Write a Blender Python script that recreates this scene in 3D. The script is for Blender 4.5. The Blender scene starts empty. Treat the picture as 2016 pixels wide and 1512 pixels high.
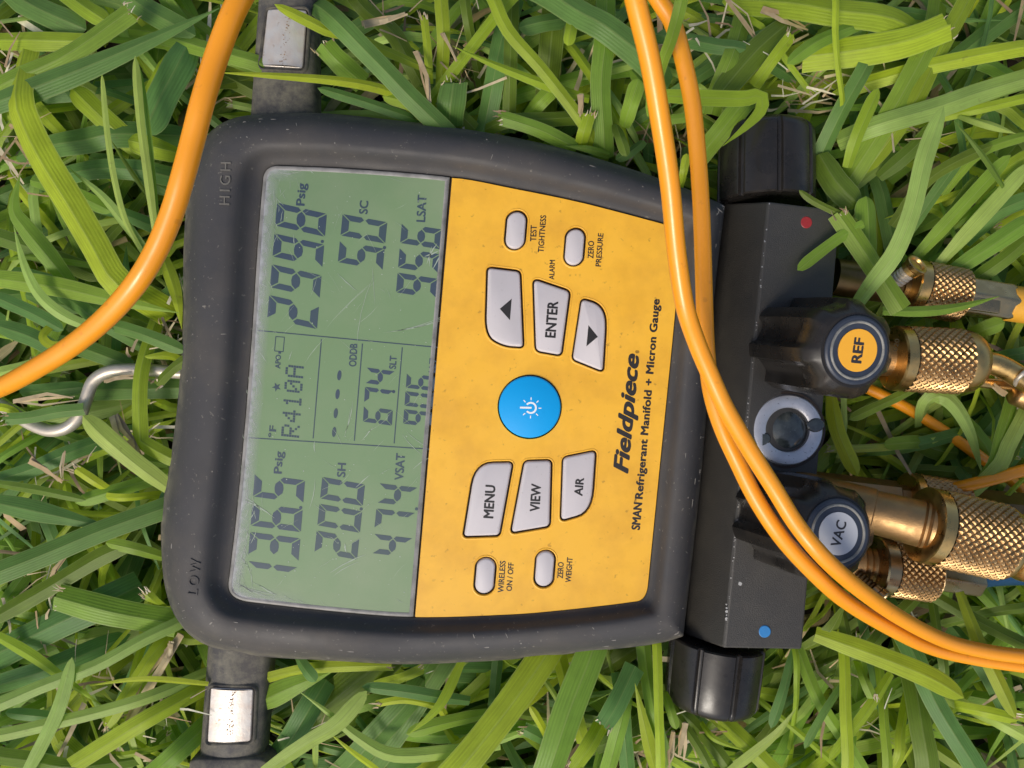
import bpy, bmesh, math, random
from mathutils import Vector, Matrix
random.seed(11)
R = math.radians
SC = bpy.context.scene
COL = SC.collection
MM = 0.001

# ------------------------------------------------------------------ camera, light, exposure
F_PX, D = 1456.0, 243.0            # focal length in photo pixels; lens height over the faceplate in mm
cam_d = bpy.data.cameras.new('camera'); cam = bpy.data.objects.new('camera', cam_d); COL.objects.link(cam)
cam_d.sensor_width = 36.0; cam_d.lens = 36.0 * F_PX / 2016.0
cam_d.clip_start = 0.01; cam_d.clip_end = 500.0
cam.location = (0, 0, D * MM); cam.rotation_euler = (0, 0, 0)
SC.camera = cam

W = bpy.data.worlds.new('World'); SC.world = W; W.use_nodes = True
wn = W.node_tree.nodes; wl = W.node_tree.links
bg = wn['Background']; sky = wn.new('ShaderNodeTexSky'); sky.sky_type = 'NISHITA'; sky.sun_disc = False
SUN_EL, SUN_ROT = R(48), R(212)
sky.sun_elevation = SUN_EL; sky.sun_rotation = SUN_ROT
sky.air_density = 1.0; sky.dust_density = 3.0; sky.ozone_density = 1.0
bg.inputs[1].default_value = 0.09
wl.new(sky.outputs[0], bg.inputs[0])
sun_d = bpy.data.lights.new('sun', 'SUN'); sun_d.energy = 1.5; sun_d.angle = R(20); sun_d.color = (1.0, 0.93, 0.82)
sun = bpy.data.objects.new('sun', sun_d); COL.objects.link(sun)
sdir = Vector((math.sin(SUN_ROT) * math.cos(SUN_EL), math.cos(SUN_ROT) * math.cos(SUN_EL), math.sin(SUN_EL)))
sun.rotation_euler = sdir.to_track_quat('Z', 'Y').to_euler(); sun.location = sdir * 2
SC.view_settings.view_transform = 'Standard'; SC.view_settings.look = 'None'
SC.view_settings.exposure = 0.58; SC.view_settings.gamma = 1.0
SC.cycles.max_bounces = 8; SC.cycles.transmission_bounces = 4

# ------------------------------------------------------------------ geometry helpers (millimetres)
def at(u, v, z=0.0):
    """the point at height z (mm over the faceplate) that the photo shows at pixel (u, v)"""
    k = (D - z) / F_PX
    return Vector(((u - 1008.0) * k, -(v - 756.0) * k, z))
def px(n, z=0.0): return n * (D - z) / F_PX
ROOT = {}
def tag(o, label=None, cat=None, group=None, kind=None):
    if label: o['label'] = label
    if cat: o['category'] = cat
    if group: o['group'] = group
    if kind: o['kind'] = kind
    return o
def thing(name, label, cat, loc, group=None):
    o = bpy.data.objects.new(name, None); COL.objects.link(o); o.empty_display_size = 0.01
    o.location = Vector(loc) * MM; ROOT[o.name] = Vector(loc)
    return tag(o, label, cat, group)
def root_of(p):
    while p.parent: p = p.parent
    return ROOT.get(p.name, Vector((0, 0, 0)))
def obj(name, verts, faces, mat, parent=None, smooth=False, angle=None):
    off = root_of(parent) if parent else Vector((0, 0, 0))
    me = bpy.data.meshes.new(name)
    me.from_pydata([tuple((Vector(v) - off) * MM) for v in verts], [], faces)
    me.update()
    bm = bmesh.new(); bm.from_mesh(me); bmesh.ops.recalc_face_normals(bm, faces=bm.faces); bm.to_mesh(me); bm.free()
    me.materials.append(mat)
    if smooth:
        me.polygons.foreach_set('use_smooth', [True] * len(me.polygons))
        if angle: me.set_sharp_from_angle(angle=R(angle))
    o = bpy.data.objects.new(name, me); COL.objects.link(o)
    if parent: o.parent = parent
    return o
def join(parts):
    V, Fc = [], []
    for v, f in parts:
        n = len(V); V += list(v); Fc += [tuple(i + n for i in q) for q in f]
    return V, Fc
def catmull(pts, n=8, closed=False):
    P = [Vector(p) for p in pts]; out = []
    m = len(P)
    rng = range(m) if closed else range(m - 1)
    for i in rng:
        if closed: a, b, c, d = P[(i - 1) % m], P[i], P[(i + 1) % m], P[(i + 2) % m]
        else: a, b, c, d = P[max(i - 1, 0)], P[i], P[i + 1], P[min(i + 2, m - 1)]
        for k in range(n):
            t = k / n
            out.append(0.5 * ((2 * b) + (c - a) * t + (2 * a - 5 * b + 4 * c - d) * t * t + (3 * b - a - 3 * c + d) * t ** 3))
    if not closed: out.append(P[-1])
    return out
def resample(poly, n):
    L = [0.0]
    for a, b in zip(poly, poly[1:]): L.append(L[-1] + (b - a).length)
    out, j = [], 0
    for k in range(n):
        s = L[-1] * k / (n - 1)
        while j < len(L) - 2 and L[j + 1] < s: j += 1
        d = L[j + 1] - L[j]
        t = (s - L[j]) / d if d > 0 else 0
        out.append(poly[j].lerp(poly[j + 1], min(max(t, 0), 1)))
    return out
def round_poly(pts, rads, m=6):
    """polygon (2D px) with rounded corners, one radius per corner"""
    out = []; n = len(pts)
    for i in range(n):
        p = Vector(pts[i]); a = Vector(pts[i - 1]); b = Vector(pts[(i + 1) % n])
        r = rads[i] if isinstance(rads, (list, tuple)) else rads
        da, db = a - p, b - p
        s = p + da.normalized() * min(r, da.length * 0.48); e = p + db.normalized() * min(r, db.length * 0.48)
        for k in range(m + 1):
            t = k / m
            out.append((1 - t) ** 2 * s + 2 * t * (1 - t) * p + t * t * e)
    return out
def area2(p): return 0.5 * sum(p[i - 1][0] * p[i][1] - p[i][0] * p[i - 1][1] for i in range(len(p)))
def offset2(poly, d):
    """grow (d > 0) or shrink a closed 2D outline"""
    sgn = 1 if area2(poly) > 0 else -1
    n = len(poly); out = []
    for i in range(n):
        p = Vector(poly[i][:2]); e1 = (p - Vector(poly[i - 1][:2])); e2 = (Vector(poly[(i + 1) % n][:2]) - p)
        if e1.length < 1e-6: e1 = e2
        if e2.length < 1e-6: e2 = e1
        n1 = Vector((e1.y, -e1.x)).normalized() * sgn; n2 = Vector((e2.y, -e2.x)).normalized() * sgn
        m = (n1 + n2)
        m = m.normalized() if m.length > 1e-6 else n1
        out.append(p + m * d / max(0.5, m.dot(n1)))
    return out
def loft(loops, cap0=True, cap1=True):
    n = len(loops[0]); V = [p for l in loops for p in l]; Fc = []
    for i in range(len(loops) - 1):
        for k in range(n):
            k2 = (k + 1) % n
            Fc.append((i * n + k, i * n + k2, (i + 1) * n + k2, (i + 1) * n + k))
    if cap0: Fc.append(tuple(range(n - 1, -1, -1)))
    if cap1: Fc.append(tuple((len(loops) - 1) * n + k for k in range(n)))
    return V, Fc
def slab(poly_px, z0, z1, bev=2.0, bz=0.35, zref=None):
    """a plate whose top outline is given in photo pixels at height z1"""
    z = z1 if zref is None else zref
    top = [at(p[0], p[1], z) for p in poly_px]
    ring = lambda d, zz: [Vector((q.x, q.y, zz)) for q in offset2([(t.x, t.y) for t in top], d)]
    b = px(bev)
    return loft([ring(0, z0), ring(0, z1 - bz), ring(-b * .35, z1 - bz * .3), ring(-b, z1)])
def plate_holes(outer, holes, z_mid, half, bev=0.0):
    """a flat plate (mm outlines) with real holes cut through it"""
    cu = bpy.data.curves.new('plate', 'CURVE'); cu.dimensions = '2D'; cu.fill_mode = 'BOTH'
    cu.extrude = half; cu.bevel_depth = bev; cu.bevel_resolution = 2; cu.offset = -bev
    for P in [outer] + holes:
        sp = cu.splines.new('POLY'); sp.points.add(len(P) - 1); sp.use_cyclic_u = True
        for q, p in zip(sp.points, P): q.co = (p[0], p[1], 0, 1)
    o = bpy.data.objects.new('plate', cu)
    me = o.to_mesh()
    V = [Vector((v.co.x, v.co.y, v.co.z + z_mid)) for v in me.vertices]; Fc = [tuple(f.vertices) for f in me.polygons]
    o.to_mesh_clear(); bpy.data.objects.remove(o); bpy.data.curves.remove(cu)
    return V, Fc
def text_shape(s, bold=0.0, shear=0.0, ext=0.0, space=1.0):
    cu = bpy.data.curves.new('text', 'FONT'); cu.body = s; cu.size = 10.0; cu.offset = bold; cu.shear = shear
    cu.extrude = ext; cu.resolution_u = 4; cu.space_character = space; cu.fill_mode = 'FRONT' if ext == 0 else 'BOTH'
    o = bpy.data.objects.new('text', cu); me = o.to_mesh()
    V = [v.co.copy() for v in me.vertices]; Fc = [tuple(f.vertices) for f in me.polygons]
    o.to_mesh_clear(); bpy.data.objects.remove(o); bpy.data.curves.remove(cu)
    return V, Fc
_cap = max(v.y for v in text_shape('H')[0])
def thick_text(s, bold, shear=0.0, ext=0.0, space=1.0):
    """heavier lettering: the glyphs printed several times, each a hair beside the last"""
    V, Fc = text_shape(s, 0.0, shear, ext, space)
    if not bold: return V, Fc
    out = []
    for k, (dx, dy) in enumerate([(0, 0), (-1, 0), (1, 0), (0, .8), (0, -.8), (.7, .6), (-.7, -.6), (.7, -.6), (-.7, .6)]):
        out.append(([Vector((v.x + dx * bold, v.y + dy * bold, v.z + (0 if ext else k * .001))) for v in V], Fc))
    return join(out)
def text_at(s, start, end, cap, z, bold=0.0, shear=0.0, rise=0.0, space=1.0):
    """lettering laid on height z: baseline start and end in photo pixels, cap height in photo pixels"""
    V, Fc = thick_text(s, bold, shear, 1.0 if rise else 0.0, space)
    x0 = min(v.x for v in V); x1 = max(v.x for v in V)
    a, b = at(*start, z), at(*end, z); ax = b - a
    up = Vector((-ax.y, ax.x, 0)).normalized() * px(cap, z)
    out = []
    for v in V:
        p = a + ax * ((v.x - x0) / (x1 - x0)) + up * (v.y / _cap)
        p.z += v.z if not rise else 0
        if rise: p.z = z + (rise if v.z > 0 else -0.3)
        out.append(p)
    return out, Fc
def frame(p0, p1, up=Vector((0, 0, 1))):
    x = (Vector(p1) - Vector(p0)).normalized()
    y = up.cross(x).normalized(); z = x.cross(y)
    return x, y, z
def lathe(p0, p1, prof, seg=48, rf=None, cap0=True, cap1=True):
    """profile [(t mm along the axis, radius mm)] turned about the axis p0 -> p1; rf(t, angle, r) may shape it"""
    x, y, z = frame(p0, p1); P = Vector(p0); loops = []
    for (t, r) in prof:
        loops.append([P + x * t + (y * math.cos(2 * math.pi * k / seg) + z * math.sin(2 * math.pi * k / seg)) *
                      (rf(t, 2 * math.pi * k / seg, r) if rf else r) for k in range(seg)])
    return loft(loops, cap0, cap1)
def tube(pts, r, n=8, seg=20, cap=True, rfun=None):
    P = catmull(pts, n); loops = []; up = Vector((0, 0, 1))
    for i, p in enumerate(P):
        d = (P[min(i + 1, len(P) - 1)] - P[max(i - 1, 0)]).normalized()
        y = up.cross(d)
        y = y.normalized() if y.length > 1e-4 else Vector((1, 0, 0))
        z = d.cross(y); up = z
        rr = rfun(i / (len(P) - 1)) if rfun else r
        loops.append([p + (y * math.cos(2 * math.pi * k / seg) + z * math.sin(2 * math.pi * k / seg)) * rr for k in range(seg)])
    return loft(loops, cap, cap)
def tri(x): x = x - math.floor(x); return 1 - abs(2 * x - 1)
def knurl(p0, p1, r, n=26, depth=0.5, sub=8):
    """diamond knurling cut into a cylinder: small pyramids between two crossing sets of grooves"""
    L = (Vector(p1) - Vector(p0)).length; pitch = 2 * math.pi * r / n
    m = max(1, round(L / pitch)); rows = m * sub; seg = n * sub
    prof = [(L * i / rows, r) for i in range(rows + 1)]
    def rf(t, a, rr):
        p = a * n / (2 * math.pi); q = t / L * m
        g = min(tri(p + q), tri(p - q))
        return rr - depth + depth * 1.25 * min(g * 1.35, 0.85)
    return lathe(p0, p1, prof, seg, rf, False, False)
def along(a, b, s): return Vector(a) + (Vector(b) - Vector(a)).normalized() * s

# ------------------------------------------------------------------ materials
def mat(name, color, rough=0.5, metal=0.0, var=0.0, vscale=120.0, bump=0.0, bscale=900.0, coat=0.0, spec=0.5, tint=None,
        spots=0.0, sscale=400.0, scol=(.05, .04, .03), rvar=0.0, coat_rough=0.1, dust=False):
    m = bpy.data.materials.new(name); m.use_nodes = True
    nt = m.node_tree; N, L = nt.nodes, nt.links; b = N['Principled BSDF']
    b.inputs['Roughness'].default_value = rough; b.inputs['Metallic'].default_value = metal
    b.inputs['Specular IOR Level'].default_value = spec
    b.inputs['Coat Weight'].default_value = coat; b.inputs['Coat Roughness'].default_value = coat_rough
    tc = N.new('ShaderNodeTexCoord'); src = None
    rgb = N.new('ShaderNodeRGB'); rgb.outputs[0].default_value = (*color, 1); src = rgb.outputs[0]
    def noise(scale, detail=4.0, rgh=0.6):
        n = N.new('ShaderNodeTexNoise'); n.inputs['Scale'].default_value = scale; n.inputs['Detail'].default_value = detail
        n.inputs['Roughness'].default_value = rgh; L.new(tc.outputs['Object'], n.inputs['Vector']); return n.outputs['Fac']
    def ramp(fac, p0, p1):
        r = N.new('ShaderNodeMapRange'); r.inputs['From Min'].default_value = p0; r.inputs['From Max'].default_value = p1
        L.new(fac, r.inputs['Value']); return r.outputs[0]
    def mix(fac, a, c, mode='MIX'):
        x = N.new('ShaderNodeMix'); x.data_type = 'RGBA'; x.blend_type = mode
        if isinstance(fac, float): x.inputs[0].default_value = fac
        else: L.new(fac, x.inputs[0])
        L.new(a, x.inputs[6])
        if isinstance(c, tuple): x.inputs[7].default_value = (*c, 1)
        else: L.new(c, x.inputs[7])
        return x.outputs[2]
    if var:
        t = tint if tint else tuple(c * 0.55 for c in color)
        f = ramp(noise(vscale, 6), .42, .72)
        mu = N.new('ShaderNodeMath'); mu.operation = 'MULTIPLY'; mu.inputs[1].default_value = var; L.new(f, mu.inputs[0])
        src = mix(mu.outputs[0], src, t)
    if spots:
        f = ramp(noise(sscale, 3, .5), .66, .74)
        mu = N.new('ShaderNodeMath'); mu.operation = 'MULTIPLY'; mu.inputs[1].default_value = spots; L.new(f, mu.inputs[0])
        src = mix(mu.outputs[0], src, scol)
    if dust:      # dried dirt that clings to the lower sides
        sx = N.new('ShaderNodeSeparateXYZ'); L.new(tc.outputs['Object'], sx.inputs[0])
        r = N.new('ShaderNodeMapRange'); r.inputs['From Min'].default_value = .0298; r.inputs['From Max'].default_value = .024; L.new(sx.outputs[2], r.inputs['Value'])
        mu = N.new('ShaderNodeMath'); mu.operation = 'MULTIPLY'; L.new(r.outputs[0], mu.inputs[0]); L.new(ramp(noise(160, 8, .75), .40, .66), mu.inputs[1])
        src = mix(mu.outputs[0], src, (.17, .155, .115))
    L.new(src, b.inputs['Base Color'])
    if rvar:
        r = N.new('ShaderNodeMapRange'); r.inputs['To Min'].default_value = max(0.02, rough - rvar); r.inputs['To Max'].default_value = min(1, rough + rvar)
        r.inputs['From Min'].default_value = .35; r.inputs['From Max'].default_value = .65
        L.new(noise(vscale * 1.7, 5), r.inputs['Value']); L.new(r.outputs[0], b.inputs['Roughness'])
    if bump:
        bp = N.new('ShaderNodeBump'); bp.inputs['Strength'].default_value = bump; bp.inputs['Distance'].default_value = 0.0003
        L.new(noise(bscale, 3), bp.inputs['Height']); L.new(bp.outputs[0], b.inputs['Normal'])
    return m
M = {}
M['rubber'] = mat('charcoal rubber', (.056, .054, .055), .62, var=.8, vscale=38, tint=(.095, .084, .072), bump=.25, bscale=2600, spots=.5, sscale=700, scol=(.24, .22, .18), rvar=.10, spec=.32, dust=True)
M['lcd'] = mat('grey green liquid crystal', (.165, .262, .122), .5, var=.75, vscale=16, tint=(.255, .31, .185), spots=.12, sscale=1800, scol=(.42, .46, .40), coat=.35, coat_rough=.12)  # broad paler mottling puts the screen's uneven reflection into its colour
M['segment'] = mat('dark liquid crystal segment', (.036, .060, .092), .5, var=.7, vscale=26, tint=(.050, .090, .070), coat=.35, coat_rough=.12)
M['lens_edge'] = mat('scuffed clear plastic edge', (.30, .29, .27), .45, var=.9, vscale=160, tint=(.12, .12, .11))
M['scratch'] = mat('pale scratch and painted glare', (.34, .405, .31), .5)
M['yellow'] = mat('yellow printed overlay', (.87, .465, .035), .42, var=.5, vscale=85, tint=(.60, .285, .022), spots=.55, sscale=520, scol=(.35, .17, .02), bump=.10, bscale=5000, rvar=.06)
M['print'] = mat('black print', (.016, .014, .014), .5)
M['button'] = mat('light grey rubber button', (.56, .52, .525), .5, var=.3, vscale=90, tint=(.47, .44, .43), bump=.08, bscale=3000, spots=.25, sscale=800, scol=(.25, .2, .18))
M['well'] = mat('brown black keypad rubber', (.030, .020, .015), .7)
M['blue'] = mat('cyan blue key', (.001, .34, .76), .5, var=.15, vscale=80, tint=(.005, .28, .64), bump=.06, bscale=3000, spec=.3)
M['white'] = mat('white print', (.80, .82, .84), .5)
M['anodised'] = mat('black anodised aluminium', (.040, .037, .032), .45, .0, var=.5, vscale=120, tint=(.062, .056, .044), bump=.55, bscale=3200, spots=.35, sscale=1500, scol=(.10, .10, .10), spec=.55)
M['knob'] = mat('glossy black plastic', (.017, .0155, .014), .30, var=.7, vscale=90, tint=(.036, .030, .024), bump=.05, bscale=500, spots=.4, sscale=900, scol=(.06, .052, .045), rvar=.08, spec=.42)
M['cap'] = mat('blue black plastic cap', (.028, .036, .055), .42, var=.5, vscale=200, tint=(.055, .062, .078), bump=.1, bscale=2500)
M['worn_ring'] = mat('rubbed cap ring', (.16, .16, .15), .45, var=.9, vscale=260, tint=(.34, .33, .29))
M['orange_label'] = mat('orange sticker', (.88, .42, .03), .5, var=.2, vscale=200, tint=(.74, .34, .03))
M['white_label'] = mat('pale grey sticker', (.52, .53, .55), .5, var=.2, vscale=200, tint=(.44, .45, .47))
M['label_ink'] = mat('label print', (.03, .028, .03), .5)
M['steel'] = mat('brushed steel', (.56, .50, .41), .46, .6, var=.5, vscale=180, tint=(.40, .36, .31), bump=.1, bscale=1500, rvar=.1)
M['chrome'] = mat('worn chrome plate', (.60, .565, .52), .42, .45, var=.8, vscale=260, tint=(.58, .48, .40), bump=.18, bscale=700, spots=.7, sscale=420, scol=(.30, .16, .07), rvar=.1)
M['ring_steel'] = mat('satin steel ring', (.62, .62, .64), .38, .75, var=.4, vscale=300, tint=(.42, .42, .43), bump=.2, bscale=2500, spots=.8, sscale=1300, scol=(.10, .10, .10))
M['glass'] = mat('dark sight glass', (.030, .036, .034), .16, var=.8, vscale=260, tint=(.09, .105, .10), bump=.25, bscale=900, spots=.5, sscale=1200, scol=(.16, .18, .18), coat=1.0)
M['brass'] = mat('aged brass', (.50, .32, .145), .40, 1.0, var=.7, vscale=130, tint=(.30, .18, .075), bump=.2, bscale=1200, spots=.4, sscale=500, scol=(.20, .12, .05), rvar=.12)
M['brass_light'] = mat('turned brass', (.66, .43, .16), .34, 1.0, var=.5, vscale=160, tint=(.50, .31, .11), bump=.12, bscale=1500, rvar=.1)
M['bronze'] = mat('dull bronze brass', (.40, .25, .115), .50, 1.0, var=.6, vscale=160, tint=(.28, .18, .08), bump=.25, bscale=1800, rvar=.1)
M['dark_brass'] = mat('tarnished brass', (.20, .135, .06), .4, 1.0, var=.6, vscale=200, tint=(.10, .07, .04))
M['plated'] = mat('nickel plated brass', (.44, .32, .17), .32, 1.0, var=.5, vscale=120, tint=(.38, .31, .19), rvar=.1)
M['cord'] = mat('orange vinyl cord', (.90, .335, .012), .36, var=.3, vscale=60, tint=(.80, .26, .010), bump=.05, bscale=900, spots=.35, sscale=380, scol=(.50, .18, .02), rvar=.08, coat=.22, coat_rough=.24)
M['yellow_hose'] = mat('yellow rubber hose', (.72, .36, .03), .5, var=.4, vscale=120, tint=(.55, .25, .02), bump=.15, bscale=1500)
M['blue_hose'] = mat('blue rubber hose', (.015, .075, .16), .5, var=.3, bump=.15, bscale=1500)
M['red'] = mat('red enamel dot', (.32, .02, .022), .45, var=.6, vscale=500, tint=(.18, .02, .02), bump=.3, bscale=2500)
M['dot_blue'] = mat('blue enamel dot', (.03, .20, .48), .4, var=.3, vscale=500)
M['bare'] = mat('bare chipped metal', (.55, .53, .48), .4, .6)
M['grime'] = mat('raised grey lettering', (.150, .138, .115), .6, var=.6, vscale=500, tint=(.06, .057, .053))
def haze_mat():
    m = bpy.data.materials.new('edge haze and painted reflection'); m.use_nodes = True; N, L = m.node_tree.nodes, m.node_tree.links; b = N['Principled BSDF']
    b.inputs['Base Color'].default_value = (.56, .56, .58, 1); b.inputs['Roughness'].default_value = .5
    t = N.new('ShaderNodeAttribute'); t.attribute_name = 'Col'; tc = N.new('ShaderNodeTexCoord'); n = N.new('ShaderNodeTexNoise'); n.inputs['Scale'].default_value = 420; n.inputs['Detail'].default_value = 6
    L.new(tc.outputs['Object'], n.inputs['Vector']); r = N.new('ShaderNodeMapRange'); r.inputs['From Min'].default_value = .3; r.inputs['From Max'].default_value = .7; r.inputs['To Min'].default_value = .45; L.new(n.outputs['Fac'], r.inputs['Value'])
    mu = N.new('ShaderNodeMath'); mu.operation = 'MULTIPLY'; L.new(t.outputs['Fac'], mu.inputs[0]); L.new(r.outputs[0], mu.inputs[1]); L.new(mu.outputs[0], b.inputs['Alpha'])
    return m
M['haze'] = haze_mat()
M['rust'] = mat('brown rust stain', (.26, .15, .08), .7, var=.7, vscale=900, tint=(.45, .33, .22))
M['grime_pale'] = mat('pale scuff', (.21, .195, .17), .6)
M['soil'] = mat('dark brown soil and thatch', (.060, .042, .026), .9, var=.8, vscale=90, tint=(.022, .016, .011), bump=1.0, bscale=300)

def grass_mat():
    m = bpy.data.materials.new('grass blade'); m.use_nodes = True
    nt = m.node_tree; N, L = nt.nodes, nt.links; b = N['Principled BSDF']; out = N['Material Output']
    at_ = N.new('ShaderNodeAttribute'); at_.attribute_name = 'Col'
    uv = N.new('ShaderNodeUVMap'); uv.uv_map = 'UV'
    sep = N.new('ShaderNodeSeparateXYZ'); L.new(uv.outputs[0], sep.inputs[0])
    def math_(op, a, c=None):
        x = N.new('ShaderNodeMath'); x.operation = op
        for i, q in enumerate((a, c)):
            if q is None: continue
            if isinstance(q, (int, float)): x.inputs[i].default_value = q
            else: L.new(q, x.inputs[i])
        return x.outputs[0]
    vein = math_('SINE', math_('MULTIPLY', sep.outputs[0], 64.0))
    ab = math_('ABSOLUTE', math_('SUBTRACT', sep.outputs[0], 0.5))
    edge = N.new('ShaderNodeMapRange'); edge.inputs['From Min'].default_value = .455; edge.inputs['From Max'].default_value = .5; L.new(ab, edge.inputs['Value'])
    rib = N.new('ShaderNodeMapRange'); rib.inputs['From Min'].default_value = .05; rib.inputs['From Max'].default_value = .0; L.new(ab, rib.inputs['Value'])
    tc = N.new('ShaderNodeTexCoord'); n = N.new('ShaderNodeTexNoise'); n.inputs['Scale'].default_value = 130; n.inputs['Detail'].default_value = 5
    L.new(tc.outputs['Object'], n.inputs['Vector'])
    # streaks that run along the blade
    cmb = N.new('ShaderNodeCombineXYZ'); L.new(math_('MULTIPLY', sep.outputs[0], 26.0), cmb.inputs[0]); L.new(math_('MULTIPLY', sep.outputs[1], 3.0), cmb.inputs[1]); L.new(at_.outputs['Alpha'], cmb.inputs[2])
    ns = N.new('ShaderNodeTexNoise'); ns.inputs['Scale'].default_value = 1.0; ns.inputs['Detail'].default_value = 3; L.new(cmb.outputs[0], ns.inputs['Vector'])
    bright = math_('ADD', math_('ADD', 0.47, math_('MULTIPLY', vein, 0.045)), math_('ADD', math_('MULTIPLY', n.outputs['Fac'], 0.50), math_('MULTIPLY', ns.outputs['Fac'], 0.62)))
    hs = N.new('ShaderNodeHueSaturation'); L.new(at_.outputs['Color'], hs.inputs['Color']); L.new(bright, hs.inputs['Value'])
    mx = N.new('ShaderNodeMix'); mx.data_type = 'RGBA'
    L.new(math_('MULTIPLY', math_('MAXIMUM', edge.outputs[0], math_('MULTIPLY', rib.outputs[0],   .60)), .52), mx.inputs[0]); L.new(hs.outputs[0], mx.inputs[6]); mx.inputs[7].default_value = (.36, .42, .15, 1)
    tan = N.new('ShaderNodeMapRange'); tan.inputs['From Min'].default_value = .70; tan.inputs['From Max'].default_value = .80; tan.inputs['To Max'].default_value = .35
    n2 = N.new('ShaderNodeTexNoise'); n2.inputs['Scale'].default_value = 320; n2.inputs['Detail'].default_value = 2; L.new(tc.outputs['Object'], n2.inputs['Vector']); L.new(n2.outputs['Fac'], tan.inputs['Value'])
    m2 = N.new('ShaderNodeMix'); m2.data_type = 'RGBA'; L.new(tan.outputs[0], m2.inputs[0]); L.new(mx.outputs[2], m2.inputs[6]); m2.inputs[7].default_value = (.16, .15, .05, 1)
    L.new(m2.outputs[2], b.inputs['Base Color']); b.inputs['Roughness'].default_value = .44; b.inputs['Specular IOR Level'].default_value = .32
    bp = N.new('ShaderNodeBump'); bp.inputs['Strength'].default_value = .14; bp.inputs['Distance'].default_value = .0002; L.new(math_('ADD', vein, math_('MULTIPLY', n.outputs['Fac'], 4.0)), bp.inputs['Height']); L.new(bp.outputs[0], b.inputs['Normal'])
    tr = N.new('ShaderNodeBsdfTranslucent'); h2 = N.new('ShaderNodeHueSaturation'); h2.inputs['Value'].default_value = 1.25; h2.inputs['Saturation'].default_value = 1.15; L.new(m2.outputs[2], h2.inputs['Color']); L.new(h2.outputs[0], tr.inputs['Color'])
    ms = N.new('ShaderNodeMixShader'); ms.inputs[0].default_value = .42; L.new(b.outputs[0], ms.inputs[1]); L.new(tr.outputs[0], ms.inputs[2]); L.new(ms.outputs[0], out.inputs['Surface'])
    return m
M['grass'] = grass_mat()
def straw_mat():
    m = bpy.data.materials.new('dry straw'); m.use_nodes = True; N, L = m.node_tree.nodes, m.node_tree.links; b = N['Principled BSDF']
    a = N.new('ShaderNodeAttribute'); a.attribute_name = 'Col'; tc = N.new('ShaderNodeTexCoord'); n = N.new('ShaderNodeTexNoise'); n.inputs['Scale'].default_value = 350; L.new(tc.outputs['Object'], n.inputs['Vector'])
    h = N.new('ShaderNodeHueSaturation'); L.new(a.outputs['Color'], h.inputs['Color'])
    r = N.new('ShaderNodeMapRange'); r.inputs['To Min'].default_value = .55; r.inputs['To Max'].default_value = 1.3; L.new(n.outputs['Fac'], r.inputs['Value']); L.new(r.outputs[0], h.inputs['Value'])
    L.new(h.outputs[0], b.inputs['Base Color']); b.inputs['Roughness'].default_value = .7
    return m
M['straw'] = straw_mat()

# ------------------------------------------------------------------ the ground
gv, gf = [], []
GN = 40
for j in range(GN + 1):
    for i in range(GN + 1):
        gv.append((-420 + 840 * i / GN, -380 + 760 * j / GN, -62 + random.uniform(-4, 4)))
for j in range(GN):
    for i in range(GN):
        a = j * (GN + 1) + i; gf.append((a, a + 1, a + GN + 2, a + GN + 1))
gv += [(-60000, -60000, -63), (60000, -60000, -63), (60000, 60000, -63), (-60000, 60000, -63)]
n = len(gv) - 4; c00, c10, c11, c01 = 0, GN, (GN + 1) * (GN + 1) - 1, GN * (GN + 1)
gf += [(n, n + 1, c10, c00), (n + 1, n + 2, c11, c10), (n + 2, n + 3, c01, c11), (n + 3, n, c00, c01)]
tag(obj('ground', gv, gf, M['soil'], smooth=True), kind='structure')

# ------------------------------------------------------------------ the gauge
G = thing('manifold_gauge', 'yellow and charcoal digital refrigerant gauge with green display lying on the grass', 'gauge', (0, 0, -30))

# --- rubber boot: outline of the silhouette and of the opening, in photo pixels
def outline(edges, ctrl, ne, nc):
    out = []
    for i, e in enumerate(edges):
        c = resample(catmull([(p[0], p[1], 0) for p in e], 6), ne)
        out += [Vector((p.x, p.y)) for p in c]
        a = out[-1]; nx = edges[(i + 1) % len(edges)][0]; b = Vector(nx); p = Vector(ctrl[i])
        for k in range(1, nc):
            t = k / nc; out.append((1 - t) ** 2 * a + 2 * t * (1 - t) * p + t * t * b)
    return out
O = outline([[(505, 226), (560, 222), (640, 223), (740, 232), (900, 252), (1050, 278), (1200, 319), (1330, 363), (1422, 402)],
             [(1427, 409), (1405, 600), (1384, 900), (1346, 1248)],
             [(1341, 1254), (1290, 1268), (1180, 1281), (1000, 1299), (800, 1308), (650, 1301), (520, 1293), (440, 1279)],
             [(318, 1090), (318, 1010), (336, 900), (351, 780), (360, 640), (361, 500), (367, 390)]],
            [(1427, 404), (1346, 1253), (322, 1262), (376, 228)], 40, 14)
I = outline([[(545, 325), (700, 332), (890, 348), (1010, 370), (1150, 399), (1325, 445)],
             [(1341, 480), (1330, 620), (1302, 900), (1277, 1150)],
             [(1252, 1185), (1200, 1192), (1100, 1203), (1000, 1211), (815, 1216), (650, 1204), (490, 1186)],
             [(449, 1145), (464, 1020), (480, 850), (495, 660), (507, 470), (517, 350)]],
            [(1346, 448), (1274, 1183), (444, 1180), (521, 327)], 40, 14)
def ring_loop(t, z): return [at(o.x + (i.x - o.x) * t, o.y + (i.y - o.y) * t, z) for o, i in zip(O, I)]
boot_prof = [(.10, -31), (.02, -29), (0, -24), (0, -9), (.02, -6), (.07, -2.2), (.13, .8), (.20, 2.8), (.29, 4.2), (.40, 4.9), (.54, 5.0),
             (.62, 4.7), (.69, 3.8), (.76, 2.4), (.83, .9), (.90, -.1), (.96, -.55), (1.0, -.7), (1.0, -3)]
v, f = loft([ring_loop(t, z) for t, z in boot_prof], True, False)
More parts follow.
